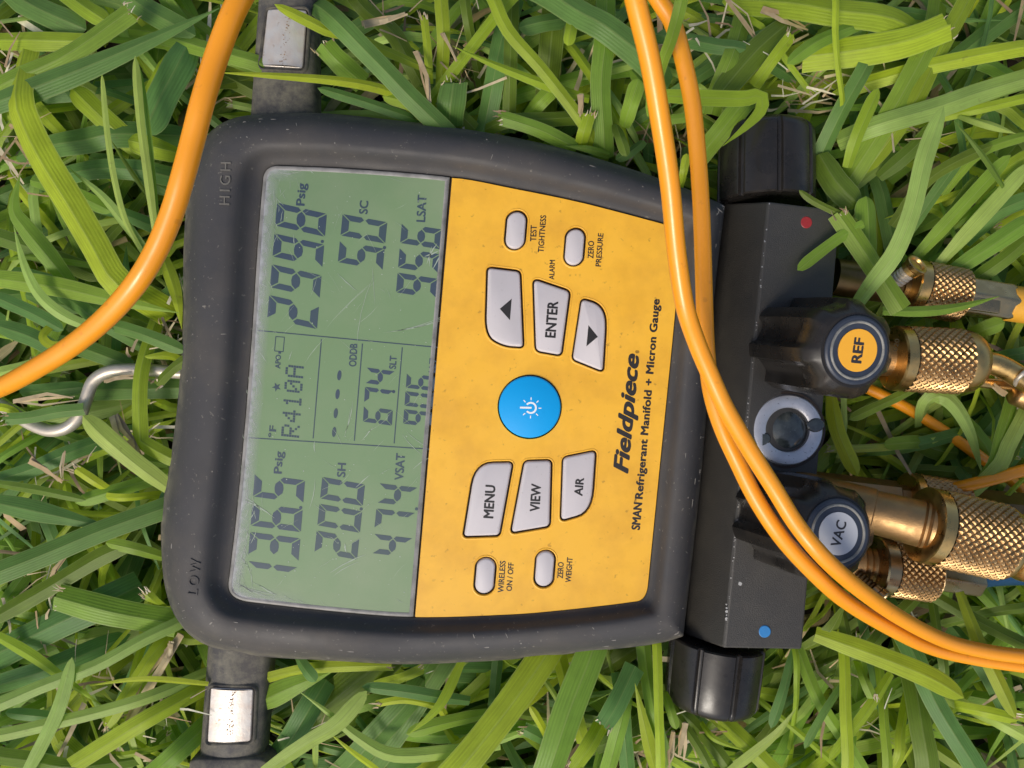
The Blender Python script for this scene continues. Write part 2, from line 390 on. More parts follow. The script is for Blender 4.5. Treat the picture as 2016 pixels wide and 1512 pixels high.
boot = obj('rubber_boot', v, f, M['rubber'], G, True, 50)
obj('raised_word', *text_at('HIGH', (452.5, 404), (455.5, 320), 20, 4.85, 0, rise=.45, space=1.35), M['grime'], boot)
obj('raised_word', *text_at('LOW', (389.5, 1171), (396, 1101), 20, 4.8, 0, rise=.5, space=1.3), M['rubber'], boot)
sm = []; rb = random.Random(4)
def on_boot(k, t):
    for (t0, z0), (t1, z1) in zip(boot_prof[3:], boot_prof[4:]):
        if t0 <= t <= t1: break
    z = z0 + (z1 - z0) * (t - t0) / (t1 - t0); o, i = O[k % len(O)], I[k % len(I)]
    return at(o.x + (i.x - o.x) * t, o.y + (i.y - o.y) * t, z + .10)
for _ in range(170):
    k = rb.randrange(len(O)); t = rb.choice([rb.uniform(.03, .16), rb.uniform(.03, .65)]); p = on_boot(k, t); a = rb.uniform(0, 6.28); ln = rb.choice([.25, .4, .8, 2.0]) * rb.uniform(.5, 1.4); w_ = rb.uniform(.08, .2)
    d = (on_boot(k + 1, t) - p).normalized() if rb.random() < .6 else (on_boot(k, min(t + .02, .66)) - p).normalized()
    n_ = Vector((-d.y, d.x, 0)) * w_
    sm.append(([p - n_, p + d * ln * .5 - n_ * 1.2, p + d * ln, p + d * ln * .5 + n_ * 1.2, p + n_], [(0, 1, 2, 3, 4)]))
tag(obj('scuff_marks', *join(sm), M['grime_pale'], boot), kind='stuff')
# backing plate under the keys, set inside the boot
inner = [at(i.x, i.y, 0) for i in I]
key = [(p.x, p.y) for p in inner]
obj('keypad_mat', *loft([[Vector((p[0], p[1], -2.6)) for p in key], [Vector((p[0], p[1], -1.0)) for p in key]]), M['well'], G)

# --- the keys
def P34(x, y): return (820 + x * .3043, 340 + y * .3043)
def P48(x, y): return (800 + x * .3175, 760 + y * .3175)
def pill(cu, cv, w, h, tilt=.075):
    out = []
    for k in range(32):
        a = 2 * math.pi * k / 32; s = math.sin(a); c = math.cos(a)
        y = s * w / 2 + (h - w) / 2 * (1 if s > 0 else -1); x = c * w / 2
        out.append(Vector((cu + x - y * tilt * -1 * -1, cv + y)))
    return out
keys = [
    ('button', round_poly([P34(463, 615), P34(668, 640), P34(688, 1125), P34(565, 1118), P34(450, 1050)], [8, 9, 7, 30, 38]), 'up'),
    ('button', round_poly([P34(760, 690), P34(990, 768), P34(935, 1178), P34(775, 1150)], [11, 9, 9, 10]), 'ENTER'),
    ('button', round_poly([P34(1072, 818), P34(1180, 850), P34(1226, 935), P34(1205, 1282), P34(1013, 1205)], [9, 30, 30, 8, 8]), 'down'),
    ('button', round_poly([P48(430, 480), P48(657, 476), P48(575, 925), P48(357, 932)], [44, 9, 8, 8]), 'MENU'),
    ('button', round_poly([P48(735, 468), P48(897, 463), P48(887, 868), P48(652, 908)], [9, 9, 9, 9]), 'VIEW'),
    ('button', round_poly([P48(975, 445), P48(1172, 405), P48(1146, 780), P48(962, 832)], [9, 9, 46, 9]), 'AIR'),
    ('button', pill(1015.5, 453, 37, 72), None), ('button', pill(1131.5, 486, 35.5, 70), None),
    ('button', pill(955, 1134, 36.5, 69), None), ('button', pill(1072.5, 1120, 35, 69), None)]
pw = [Vector((1043 + 61 * math.cos(2 * math.pi * k / 64), 801 + 61 * math.sin(2 * math.pi * k / 64))) for k in range(64)]
holes = [[(q.x, q.y) for q in (at(p.x, p.y, .3) for p in offset2(poly, 3.6))] for _, poly, _ in keys]
holes.append([(q.x, q.y) for q in (at(p.x, p.y, .3) for p in offset2(pw, 2.2))])
# --- the overlay: right part of the opening, with real openings for the keys
fp = [Vector(p) for p in [(889, 349)]] + [p for p in I if p.x > 889 - (p.y - 349) * .0845 + 4] + [Vector((816, 1215.5))]
face_in = offset2(fp, -1.2)
v, f = plate_holes([(q.x, q.y) for q in (at(p.x, p.y, .3) for p in face_in)], holes, -.25, .55, .12)
plate = obj('faceplate', v, f, M['yellow'], G)
ZF = .42
# raised lip pressed into the overlay round each key
for poly, w in [(k[1], 7.5) for k in keys]:
    a = [at(p.x, p.y, ZF) for p in offset2(poly, 3.7)]; b = [at(p.x, p.y, ZF) for p in offset2(poly, w)]; c = [at(p.x, p.y, ZF + .3) for p in offset2(poly, 5.2)]
    n = len(a); V = a + c + b
    obj('key_rim', V, [(i, (i + 1) % n, n + (i + 1) % n, n + i) for i in range(n)] + [(n + i, n + (i + 1) % n, 2 * n + (i + 1) % n, 2 * n + i) for i in range(n)], M['yellow'], plate, True)
ZB = 1.25
legend = {'ENTER': ((1097.5, 665), (1102.5, 593.5), 20), 'MENU': ((970.5, 1021), (975, 955.5), 18.5), 'VIEW': ((1061.5, 1008), (1065, 953), 18), 'AIR': ((1146, 977), (1149.5, 941), 15.5)}
legend['ENTER'] = ((1093, 665.5), (1098.5, 593.5), 19.5)
for nm, poly, word in keys:
    o = obj(nm, *slab(poly, -1.2, ZB, 4.0, .55), M['button'], G, True, 40)
    if word in ('up', 'down'):
        tri3 = [(984, 608), (1007.5, 588), (1004, 630.5)] if word == 'up' else [(1177, 663), (1158.5, 640), (1154.5, 682)]
        obj('arrow_mark', [at(*p, ZB + .04) for p in tri3], [(0, 1, 2)], M['print'], o); o['label'] = 'grey key with an %s arrow' % word
    elif word:
        s, e, c = legend[word]; obj('key_lettering', *text_at(word, s, e, c, ZB + .04, .36), M['print'], o); o['label'] = 'grey key reading ' + word
pb = obj('power_button', *slab(pw, -1.2, 1.5, 3.0, .5), M['blue'], G, True, 40)
# sun-and-power mark
def icon(z):
    V, Fc = [], []
    c = at(1045, 803, z); k = D / F_PX
    def q(pts):
        n = len(V); V.extend(pts); Fc.append(tuple(range(n, n + len(pts))))
    def loc(x, y): return c + Vector((x, y, 0)) * k      # y up in the photo
    for i in range(22):                                  # arc open towards the left
        a0 = math.radians(-140 + 280 * i / 22); a1 = math.radians(-140 + 280 * (i + 1) / 22)
        q([loc(8.2 * math.cos(a0), 8.2 * math.sin(a0)), loc(11.8 * math.cos(a0), 11.8 * math.sin(a0)), loc(11.8 * math.cos(a1), 11.8 * math.sin(a1)), loc(8.2 * math.cos(a1), 8.2 * math.sin(a1))])
    q([loc(-21, -1.2), loc(1.5, -1.6), loc(1.5, 2.0), loc(-21, 2.4)])
    for a in (-135, -90, -45, 0, 45, 90, 135):
        a = math.radians(a - 2); d = Vector((math.cos(a), math.sin(a))); n_ = Vector((-d.y, d.x)) * .95
        q([loc(*(d * 15.2 + n_)), loc(*(d * 15.2 - n_)), loc(*(d * 20.6 - n_)), loc(*(d * 20.6 + n_))])
    return V, Fc
obj('power_mark', *icon(1.55), M['white'], pb)
for s, a, b, c in [('TEST', (1055.3, 475.5), (1056.6, 443.5), 11.5), ('TIGHTNESS', (1069.8, 497.5), (1075.2, 424), 10.8), ('ZERO', (1168, 509), (1169.5, 474.5), 11),
                   ('PRESSURE', (1182.8, 525), (1188, 459.5), 10.3), ('ALARM', (1090.8, 550.5), (1092.5, 512), 10), ('WIRELESS', (990.8, 1167), (995.5, 1104.5), 10.8),
                   ('ON / OFF', (1007.3, 1164), (1011.5, 1108), 10.5), ('ZERO', (1108, 1139), (1109.8, 1107), 10.8), ('WEIGHT', (1123.6, 1147), (1127.3, 1097.5), 10.5)]:
    obj('key_caption', *text_at(s, a, b, c, ZF + .05, .24), M['print'], plate)
obj('brand_lettering', *text_at('Fieldpiece', (1235.5, 933), (1258, 697), 28, ZF + .05, .42, .28), M['print'], plate)
obj('registered_mark', *text_at('\u00ae', (1258, 696), (1258.6, 690), 7, ZF + .05, .1), M['print'], plate)
obj('model_lettering', *text_at('SMAN', (1259, 1044), (1264, 990), 15.5, ZF + .05, .42), M['print'], plate)
obj('trademark_lettering', *text_at('TM', (1253, 989), (1254, 983), 4.5, ZF + .05, .1), M['print'], plate)
obj('description_lettering', *text_at('Refrigerant Manifold + Micron Gauge', (1264.5, 983), (1298.5, 589), 14.2, ZF + .05, .42, space=1.06), M['print'], plate)

# --- the display
sc = [p for p in I if p.x <= 889 - (p.y - 349) * .0845 - 1] 
i0 = max(range(len(sc)), key=lambda i: (sc[i] - sc[i - 1]).length); sc = sc[i0:] + sc[:i0]
lens = [Vector((814.0, 1215.5))] if False else []
scr = sc + [Vector((886.5, 348.3)), Vector((814.5, 1215))] if (sc[-1] - Vector((886, 348))).length < (sc[0] - Vector((886, 348))).length else sc + [Vector((814.5, 1215)), Vector((886.5, 348.3))]
ZL = .10
lcd_in = offset2(scr, -9)
lcd = obj('lcd_screen', *slab(offset2(scr, -1.0), -1.0, ZL, .6, .1), M['lcd'], G)
a_ = [at(p.x, p.y, ZL + .03) for p in offset2(scr, -1.2)]; b_ = [at(p.x, p.y, ZL + .45) for p in offset2(scr, -3.5)]; c_ = [at(p.x, p.y, ZL + .05) for p in offset2(scr, -9.5)]
n = len(a_)
obj('lens_edge', a_ + b_ + c_, [(i, (i + 1) % n, n + (i + 1) % n, n + i) for i in range(n)] + [(n + i, n + (i + 1) % n, 2 * n + (i + 1) % n, 2 * n + i) for i in range(n)], M['lens_edge'], G, True)
ZS = ZL + .06
SEG = {'0': 'abcdef', '1': 'bc', '2': 'abged', '3': 'abgcd', '4': 'fgbc', '5': 'afgcd', '6': 'afgedc', '7': 'abc', '8': 'abcdefg', '9': 'abcdfg'}
def seg_shapes(t):
    g, m = .025, .5
    tw = t
    return {'a': [(g, 1), (1 - g, 1), (1 - tw - g, 1 - t * .62), (tw + g, 1 - t * .62)],
            'd': [(g, 0), (1 - g, 0), (1 - tw - g, t * .62), (tw + g, t * .62)],
            'f': [(0, 1 - g * .8), (tw, 1 - t * .62 - g), (tw, .5 + t * .36), (tw * .45, .5 + .015), (0, .5 + t * .28)],
            'b': [(1, 1 - g * .8), (1 - tw, 1 - t * .62 - g), (1 - tw, .5 + t * .36), (1 - tw * .45, .5 + .015), (1, .5 + t * .28)],
            'e': [(0, g * .8), (tw, t * .62 + g), (tw, .5 - t * .36), (tw * .45, .5 - .015), (0, .5 - t * .28)],
            'c': [(1, g * .8), (1 - tw, t * .62 + g), (1 - tw, .5 - t * .36), (1 - tw * .45, .5 - .015), (1, .5 - t * .28)],
            'g': [(tw * .62, .5), (tw + .06, .5 + t * .30), (.5, .5 + t * .36), (1 - tw - .06, .5 + t * .30), (1 - tw * .62, .5), (1 - tw - .06, .5 - t * .30), (.5, .5 - t * .36), (tw + .06, .5 - t * .30)]}
def reading(s, P0, P1, up, wr=.74, t=.24, dot=None):
    """digits between bottom-left P0 and bottom-right P1 (photo pixels); up leans with the figures"""
    digs = [c for c in s if c != '.']; n = len(digs)
    P0, P1, up = Vector(P0), Vector(P1), Vector(up)
    pitch = (P1 - P0) / (n - 1 + wr); w = pitch * wr
    for k, ch in enumerate(digs):
        o = P0 + pitch * k; V, Fc = [], []
        for sg in SEG[ch]:
            n0 = len(V); pts = seg_shapes(t)[sg]
            V += [at(*(o + w * x + up * y), ZS) for x, y in pts]; Fc.append(tuple(range(n0, n0 + len(pts))))
        obj('digit', V, Fc, M['segment'], lcd)
    if dot:
        obj('decimal_point', [at(dot[0] + 3.4 * math.cos(a * math.pi / 4 + .4), dot[1] + 3.4 * math.sin(a * math.pi / 4 + .4), ZS) for a in range(8)], [tuple(range(8))], M['segment'], lcd)
reading('2998', (624, 648), (643.5, 421), (-98, -22), .745, .25, (634.5, 475.5))
reading('50', (753, 532), (762.5, 437.5), (-88, -16), .80, .26, (757, 487.5))
reading('956', (859, 588), (870.5, 452), (-79.5, -12.5), .80, .27, (867, 489))
reading('1365', (583, 1162), (600.5, 946), (-99, -13), .78, .25, (592, 999.5))
reading('200', (703, 1102), (718.5, 954), (-84, -15), .80, .25, (711, 1002))
reading('474', (809, 1098), (823, 960.5), (-77, -9), .76, .26, (820, 1002))
reading('674', (771.5, 838), (778, 731.5), (-57, -8), .80, .26, (775, 771))
reading('906', (850.5, 841), (858, 742), (-57, -7), .80, .26, (854, 776))
for s, a, b, c in [('Psig', (599, 405.5), (602, 361), 16), ('SC', (723, 422), (725, 395.5), 16), ('LSAT', (836.5, 437.5), (839.5, 384), 16.5), ('Psig', (554, 933), (557, 889), 15),
                   ('SH', (679, 940), (681, 912), 15.5), ('VSAT', (793.5, 946), (797, 893), 16.5), ('SLT', (779, 727), (781, 701), 13), ('LLT', (857, 734), (859, 706), 13),
                   ('ODDB', (701, 722), (703.5, 677), 14), ('APO', (551.5, 726), (553, 698.5), 10), ('\u00b0F', (542, 862), (544, 838), 13)]:
    obj('unit_lettering', *text_at(s, a, b, c, ZS, .28), M['segment'], lcd)
def strip(a, b, w, z):
    a, b = Vector(a), Vector(b); d = (b - a).normalized(); n_ = Vector((-d.y, d.x)) * w / 2
    return [at(*(a + n_), z), at(*(b + n_), z), at(*(b - n_), z), at(*(a - n_), z)], [(0, 1, 2, 3)]
for a, b in [((496, 649.5), (868, 684.5)), ((482, 861.3), (852, 884.6)), ((632.7, 668), (616.4, 863)), ((713.5, 676.5), (697.5, 868)), ((792, 684), (775.9, 873))]:
    obj('divider_line', *strip(a, b, 2.0, ZS), M['segment'], lcd)
bt = [Vector(p) for p in [(543, 662.5), (560, 664), (557.5, 692.5), (540.5, 691)]]
obj('battery_mark', *join([strip(bt[i], bt[(i + 1) % 4], 1.6, ZS) for i in range(4)] + [strip((548, 694), (553, 694.6), 4, ZS)]), M['segment'], lcd)
sv = []
for k in range(10):
    r = 9.5 if k % 2 == 0 else 4.0; a = math.pi + k * math.pi / 5 - .08
    sv.append(at(544.5 + r * math.cos(a), 762 + r * math.sin(a), ZS))
obj('star_mark', sv, [tuple(range(10))], M['segment'], lcd)
for u_, v_ in [(668, 739), (664.5, 776), (661, 813.5), (657.8, 850.5)]:
    obj('dash_mark', [at(u_ + 4.2 * math.cos(a * math.pi / 8) - 10 * math.sin(a * math.pi / 8) * .09, v_ + 10 * math.sin(a * math.pi / 8), ZS) for a in range(16)], [tuple(range(16))], M['segment'], lcd)
DOT = {'R': ['11110', '10001', '10001', '11110', '10100', '10010', '10001'], '4': ['00010', '00110', '01010', '10010', '11111', '00010', '00010'],
       '1': ['00100', '01100', '00100', '00100', '00100', '00100', '01110'], '0': ['01110', '10001', '10011', '10101', '11001', '10001', '01110'], 'A': ['01110', '10001', '10001', '11111', '10001', '10001', '10001']}
base0, base1 = Vector((589, 862.5)), Vector((598.5, 721.5)); dv = base1 - base0; upv = Vector((-36, -4.0))
for k, ch in enumerate('R410A'):
    V, Fc = [], []
    for r_, row in enumerate(DOT[ch]):
        for c_i, bit in enumerate(row):
            if bit == '1':
                x0, y0 = (k * 6.1 + c_i) / 29.4, 1 - (r_ + 1) / 7; n0 = len(V)
                for dx, dy in ((.06, .06), (.94, .06), (.94, .94), (.06, .94)):
                    V.append(at(*(base0 + dv * (x0 + dx / 29.4) + upv * (y0 + dy / 7)), ZS))
                Fc.append((n0, n0 + 1, n0 + 2, n0 + 3))
    obj('dot_letter', V, Fc, M['segment'], lcd)
# scratches and scuffs in the plastic, plus slivers painting reflection at the left
rs = random.Random(5)
marks = []
def scratch(a, b, w, bend=0.0):
    a, b = Vector(a), Vector(b); d = b - a; nn = Vector((-d.y, d.x)).normalized(); pts = []
    for k in range(9):
        t = k / 8; pts.append(a + d * t + nn * (bend * 4 * t * (1 - t) + rs.uniform(-.4, .4)))
    V, Fc = [], []
    for k, p in enumerate(pts):
        ww = w * (.15 + .85 * math.sin(math.pi * k / 8)) * rs.uniform(.6, 1.1) / 2
        V += [at(*(p + nn * ww), ZS + .05), at(*(p - nn * ww), ZS + .05)]
    for k in range(8): Fc.append((2 * k, 2 * k + 1, 2 * k + 3, 2 * k + 2))
    marks.append((V, Fc))
for a, b, w, c in [((880, 619), (755, 655), 1.5, -6), ((878, 624), (770, 652), 1.8, -5), ((872, 630), (800, 646), 1.3, -3), ((735, 545), (703, 690), 1.3, 8), ((730, 560), (667, 620), 1.0, 2), ((732, 556), (640, 650), .9, 4),
                   ((664, 538), (702, 572), 1.8, 1), ((733, 525), (738, 600), 1.0, 0), ((470, 983), (540, 1020), 3.0, -5), ((472, 975), (520, 1012), 1.6, -5), ((620, 868), (621, 892), 2, 2), ((448, 1140), (545, 1170), 1.6, 6),
                   ((460, 1140), (540, 1175), 1.2, 8), ((470, 1150), (515, 1168), 2.2, 3), ((510, 1152), (545, 1172), 2.6, 1), ((650, 1128), (720, 1092), 2.2, -3), ((655, 1135), (708, 1106), 1.4, -3), ((679, 1070), (682, 1088), 3.5, 1),
                   ((694, 790), (680, 850), 1.6, -3), ((690, 800), (676, 862), 1.1, -3), ((735, 840), (712, 868), 1.6, 0), ((792, 855), (830, 895), 1.4, 2), ((800, 850), (842, 880), 1.2, 2), ((850, 900), (812, 925), 1.5, 3), ((700, 960), (728, 935), 2, 0),
                   ((575, 690), (568, 710), 1.6, 0), ((640, 665), (600, 715), 1.2, 2), ((700, 640), (745, 600), 1.0, 3), ((860, 480), (840, 520), 3.5, 2), ((866, 492), (836, 505), 3.0, -1), ((850, 485), (846, 525), 2.5, 2), ((868, 500), (852, 530), 2.2, 0),
                   ((545, 338), (595, 336), 1.8, 5), ((556, 344), (580, 338), 1.4, 3), ((603, 330), (618, 342), 2.2, 0), ((607, 1005), (620, 940), 1.2, 4)]:
    scratch(a, b, w, c)
for _ in range(75):
    u_ = rs.uniform(470, 870); v_ = rs.uniform(345, 1195)
    if u_ < 500 - (v_ - 335) * .07 + 20: continue
    if u_ > 880 - (v_ - 349) * .0845: continue
    L_ = rs.uniform(6, 55); a = rs.choice([2.3, 2.3, .9, .4]) + rs.uniform(-.4, .4)
    e = (u_ + L_ * math.cos(a), v_ + L_ * math.sin(a))
    if e[0] > 878 - (e[1] - 349) * .0845 or e[0] < 515 - (e[1] - 335) * .077 or e[1] > 1195 or e[1] < 345: continue
    scratch((u_, v_), e, rs.uniform(.35, .8), rs.uniform(-3, 3))
for _ in range(260):  # dense slivers: edge scuffing and the pale left-hand reflection, painted as scratches
    t = rs.random(); s_ = abs(rs.gauss(0, 1)); v_ = 345 + 835 * t; u_ = 524 - 75 * t + 16 * s_ * (1.6 if t > .75 or t < .15 else .6)
    a = 1.62 + rs.gauss(0, .35); L_ = rs.uniform(8, 34); e = (u_ + L_ * math.cos(a), min(v_ + L_ * math.sin(a), 1188 + (u_ - 450) * .08))
    if e[0] < 522 - (e[1] - 335) * .077 or e[1] > 1172: continue
    scratch((u_, v_), e, rs.uniform(.6, 1.5), rs.uniform(-2, 2))
for _ in range(160):
    u_ = rs.uniform(480, 860); v_ = rs.uniform(345, 1190)
    if u_ < 520 - (v_ - 335) * .077 or u_ > 876 - (v_ - 349) * .0845: continue
    r = rs.uniform(.5, 1.4)
    marks.append(([at(u_ + r * math.cos(k * 1.05), v_ + r * math.sin(k * 1.05), ZS + .05) for k in range(6)], [tuple(range(6))]))
# worn edge haze plus the sky's reflection, painted together as a pale fading film
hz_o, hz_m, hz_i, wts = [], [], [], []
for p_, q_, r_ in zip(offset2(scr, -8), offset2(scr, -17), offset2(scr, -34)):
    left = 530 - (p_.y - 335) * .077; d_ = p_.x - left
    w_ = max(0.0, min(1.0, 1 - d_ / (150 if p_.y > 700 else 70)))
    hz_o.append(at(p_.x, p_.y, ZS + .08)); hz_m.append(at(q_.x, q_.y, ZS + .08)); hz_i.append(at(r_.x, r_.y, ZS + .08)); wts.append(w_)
n = len(hz_o)
ho = obj('haze_and_reflection', hz_o + hz_m + hz_i, [(k + r * n, (k + 1) % n + r * n, (k + 1) % n + (r + 1) * n, k + (r + 1) * n) for r in (0, 1) for k in range(n) if wts[k] > 0 or wts[(k + 1) % n] > 0], M['haze'], lcd)
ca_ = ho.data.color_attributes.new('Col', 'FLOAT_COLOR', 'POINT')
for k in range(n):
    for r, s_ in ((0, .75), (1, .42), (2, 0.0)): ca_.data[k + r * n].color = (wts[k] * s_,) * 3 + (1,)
tag(obj('scratch_and_glare_marks', *join(marks), M['scratch'], lcd), kind='stuff')

# --- manifold body, painted black
bt_ = [((1424, 398), (1341, 1245), -19), ((1440, 400), (1349, 1249), -15), ((1513, 397), (1425, 1276), 1.0), ((1655, 414), (1579, 1279), -2.0)]
top = [at(*a, z) for a, b, z in bt_]; bot = [at(*b, z) for a, b, z in bt_]
top += [Vector((top[3].x, top[3].y, -30)), Vector((top[0].x, top[0].y, -30))]; bot += [Vector((bot[3].x, bot[3].y, -30)), Vector((bot[0].x, bot[0].y, -30))]
blk = obj('manifold_block', *loft([top, bot]), M['anodised'], G)
bv = blk.modifiers.new('edge', 'BEVEL'); bv.width = .0007; bv.segments = 2; bv.limit_method = 'ANGLE'
def on_block(u, v, dz=0):
    """height of the sloping top face under pixel (u, v)"""
    t = (v - 400) / 870; u0 = 1513 - 88 * t; u1 = 1655 - 76 * t
    return 1.0 - 3.0 * (u - u0) / (u1 - u0) + dz
def disc(u, v, r, z, h, n=28, dome=0):
    c = at(u, v, z); rr = px(r, z)
    ring = lambda q, zz: [Vector((c.x + q * math.cos(2 * math.pi * k / n), c.y + q * math.sin(2 * math.pi * k / n), zz)) for k in range(n)]
    return loft([ring(rr, z - .3), ring(rr, z + h * .6), ring(rr * .9, z + h)])
obj('colour_dot', *disc(1587, 438, 11.5, on_block(1587, 438), .3), M['red'], blk)['label'] = 'chipped red enamel dot'
obj('colour_dot', *disc(1505, 1243, 12, on_block(1505, 1243), .3), M['dot_blue'], blk)['label'] = 'blue enamel dot'
def chip(u, v, r, z, rnd):
    n = 9; return [at(u + r * rnd.uniform(.5, 1.1) * math.cos(k * 2 * math.pi / n), v + r * rnd.uniform(.5, 1.1) * math.sin(k * 2 * math.pi / n), z) for k in range(n)], [tuple(range(n))]
rc = random.Random(9); ch = [chip(1457, 1149, 5.5, on_block(1457, 1149, .08), rc)]
for k in range(46):
    t = rc.random(); v_ = 400 + 872 * t; u_ = 1513.5 - 88 * t + rc.uniform(-1.0, 1.5)
    ch.append(chip(u_, v_, rc.uniform(.7, 2.0), on_block(u_, v_, .12), rc))
for k in range(26):
    s = rc.random(); ch.append(chip(1428 + 130 * s, 1273.5 + 1.2 * s + rc.uniform(-1.5, .4), rc.uniform(.7, 1.9), on_block(1500, 1270, .12) + 0.5 - s * 2.2, rc))
for k in range(5): ch.append(chip(1431 + rc.uniform(-2, 1), 1190 + k * 7, rc.uniform(1.5, 3.2), on_block(1431, 1200, .25), rc))
tag(obj('paint_chips', *join(ch), M['bare'], blk), kind='stuff')

# --- fluted knobs
def fluted(p0, p1, prof, n, depth, wide, ph=0.0, keep=None, seg=140):
    """profile (t, radius, how deep the scallops go here 0..1)"""
    tab = [(t, d) for t, r, d in prof]
    def rf(t, a, r):
        d = [q for tt, q in tab if abs(tt - t) < 1e-6][0]
        x = ((a - ph) * n / (2 * math.pi)) % 1.0; x = abs(x - .5) * 2      # 0 in the middle of a flute
        g = 0.0 if x > wide else (1 - (x / wide) ** 4)
        return r - depth * d * g
    return lathe(p0, p1, [(t, r) for t, r, d in prof], seg, rf)
def side_knob(u0, v0, u1, v1, z, r, ph):
    a, b = at(u0, v0, z), at(u1, v1, z); L = (b - a).length
    prof = [(0, r * .96, 1), (.02 * L, r, 1), (.45 * L, r * .995, 1), (.84 * L, r * .98, 1), (.90 * L, r * .955, .9), (.94 * L, r * .915, .7), (.97 * L, r * .86, .4), (L, r * .76, .1), (L * 1.003, r * .4, 0)]
    return obj('side_knob', *fluted(a, b, prof, 8, r * .085, .17, ph, seg=288), M['knob'], G, True, 32)
side_knob(1507, 399, 1508, 250, -16, 16.4, .35)
side_knob(1412, 1258, 1397, 1388, -16, 16.3, .20)
def valve_knob(base, capc, zc, word, label, pw_, ph):
    a = at(*base, -2); c = at(*capc, zc); x = (c - a).normalized(); L = (c - a).length
    R0 = 15.4
    prof = [(0, R0 * .95, 1), (1.0, R0, 1), (L * .40, R0, 1), (L * .66, R0 * .99, 1), (L * .71, R0 * .985, 1), (L * .735, R0 * .98, .5), (L * .83, R0 * .965, .48), (L * .885, R0 * .91, .4), (L * .935, R0 * .78, .1), (L * .96, R0 * .70, 0), (L * .97, R0 * .4, 0)]
    k = obj('valve_knob', *fluted(a, c, prof, 7, R0 * .20, .66, ph), M['knob'], G, True, 30)
    k['label'] = 'black fluted valve knob reading ' + word
    p = a + x * (L * .955)
    obj('knob_cap', *lathe(p, p + x * 3, [(0, 9.9), (.8, 9.9), (1.2, 9.5), (1.3, 9.2), (1.25, 8.7), (1.15, 8.0)], 64), M['cap'], k, True, 40)
    obj('cap_ring', *lathe(p, p + x * 3, [(1.2, 8.55), (1.62, 8.35), (1.65, 7.95), (1.25, 7.7)], 64, None, False, False), M['worn_ring'], k, True)
    obj('cap_sticker', *lathe(p, p + x * 3, [(1.0, 6.1), (1.34, 6.1), (1.36, 6.0)], 56), M['orange_label' if label == 'o' else 'white_label'], k, False)
    # lettering on the tilted cap
    V, Fc = thick_text(word, .42 if label == 'o' else .24)
    x0 = min(q.x for q in V); x1 = max(q.x for q in V); top_ = p + x * 1.40
    y = Vector((math.sin(pw_), math.cos(pw_), 0)); y = (y - x * y.dot(x)).normalized(); up = x.cross(y)
    w = 7.3 if label == 'o' else 7.6; h = 3.0
    obj('knob_lettering', [top_ + y * ((q.x - (x0 + x1) / 2) / (x1 - x0) * w) + up * (q.y / _cap - .5) * h + x * q.z for q in V], Fc, M['label_ink'], k)
valve_knob((1557, 679), (1690, 690), 33, 'REF', 'o', .09, .40)
valve_knob((1522, 1017), (1652, 1051), 33, 'VAC', 'w', .32, .75)

# --- sight glass
sgz = on_block(1549, 846)
cS = at(1549, 846, sgz); zS = Vector((.02, 0, 1)).normalized()
sg = obj('sight_glass', *lathe(cS - zS * .5, cS + zS, [(0, 11.8), (.9, 11.8), (1.6, 11.3), (1.65, 11.1), (1.65, 7.9), (1.3, 7.3), (-.6, 7.2)], 72, None, False, False), M['ring_steel'], G, True, 35)
obj('seal_ring', *lathe(cS - zS * .5, cS + zS, [(.2, 12.7), (.85, 12.7), (.9, 12.5), (.9, 11.9)], 72, None, False, False), M['well'], sg, True, 40)
obj('glass_window', *lathe(cS - zS * 2.2, cS, [(0, 7.05), (1.5, 7.0), (2.3, 6.0), (2.9, 4.4), (3.25, 2.6), (3.4, 1.2), (3.42, .2)], 48), M['glass'], sg, True)
for s_, a in ((1, .17), (-1, .36)):
    d = Vector((math.cos(a), math.sin(a), 0)) * s_; n_ = Vector((-d.y, d.x, 0)); pts = []
    for k in range(16):
        th = 2 * math.pi * k / 16
        pts.append(cS + d * (9.2 + 2.9 * math.cos(th)) + n_ * 2.3 * math.sin(th) + zS * 1.18)
    hi = [q + zS * .14 for q in [cS + zS * 1.18 + (q - cS - zS * 1.18 - d * 9.3) * .8 + d * 9.3 for q in pts]]
    obj('slot', *loft([[q - zS * .25 for q in pts], pts, hi]), M['glass'], sg, True)

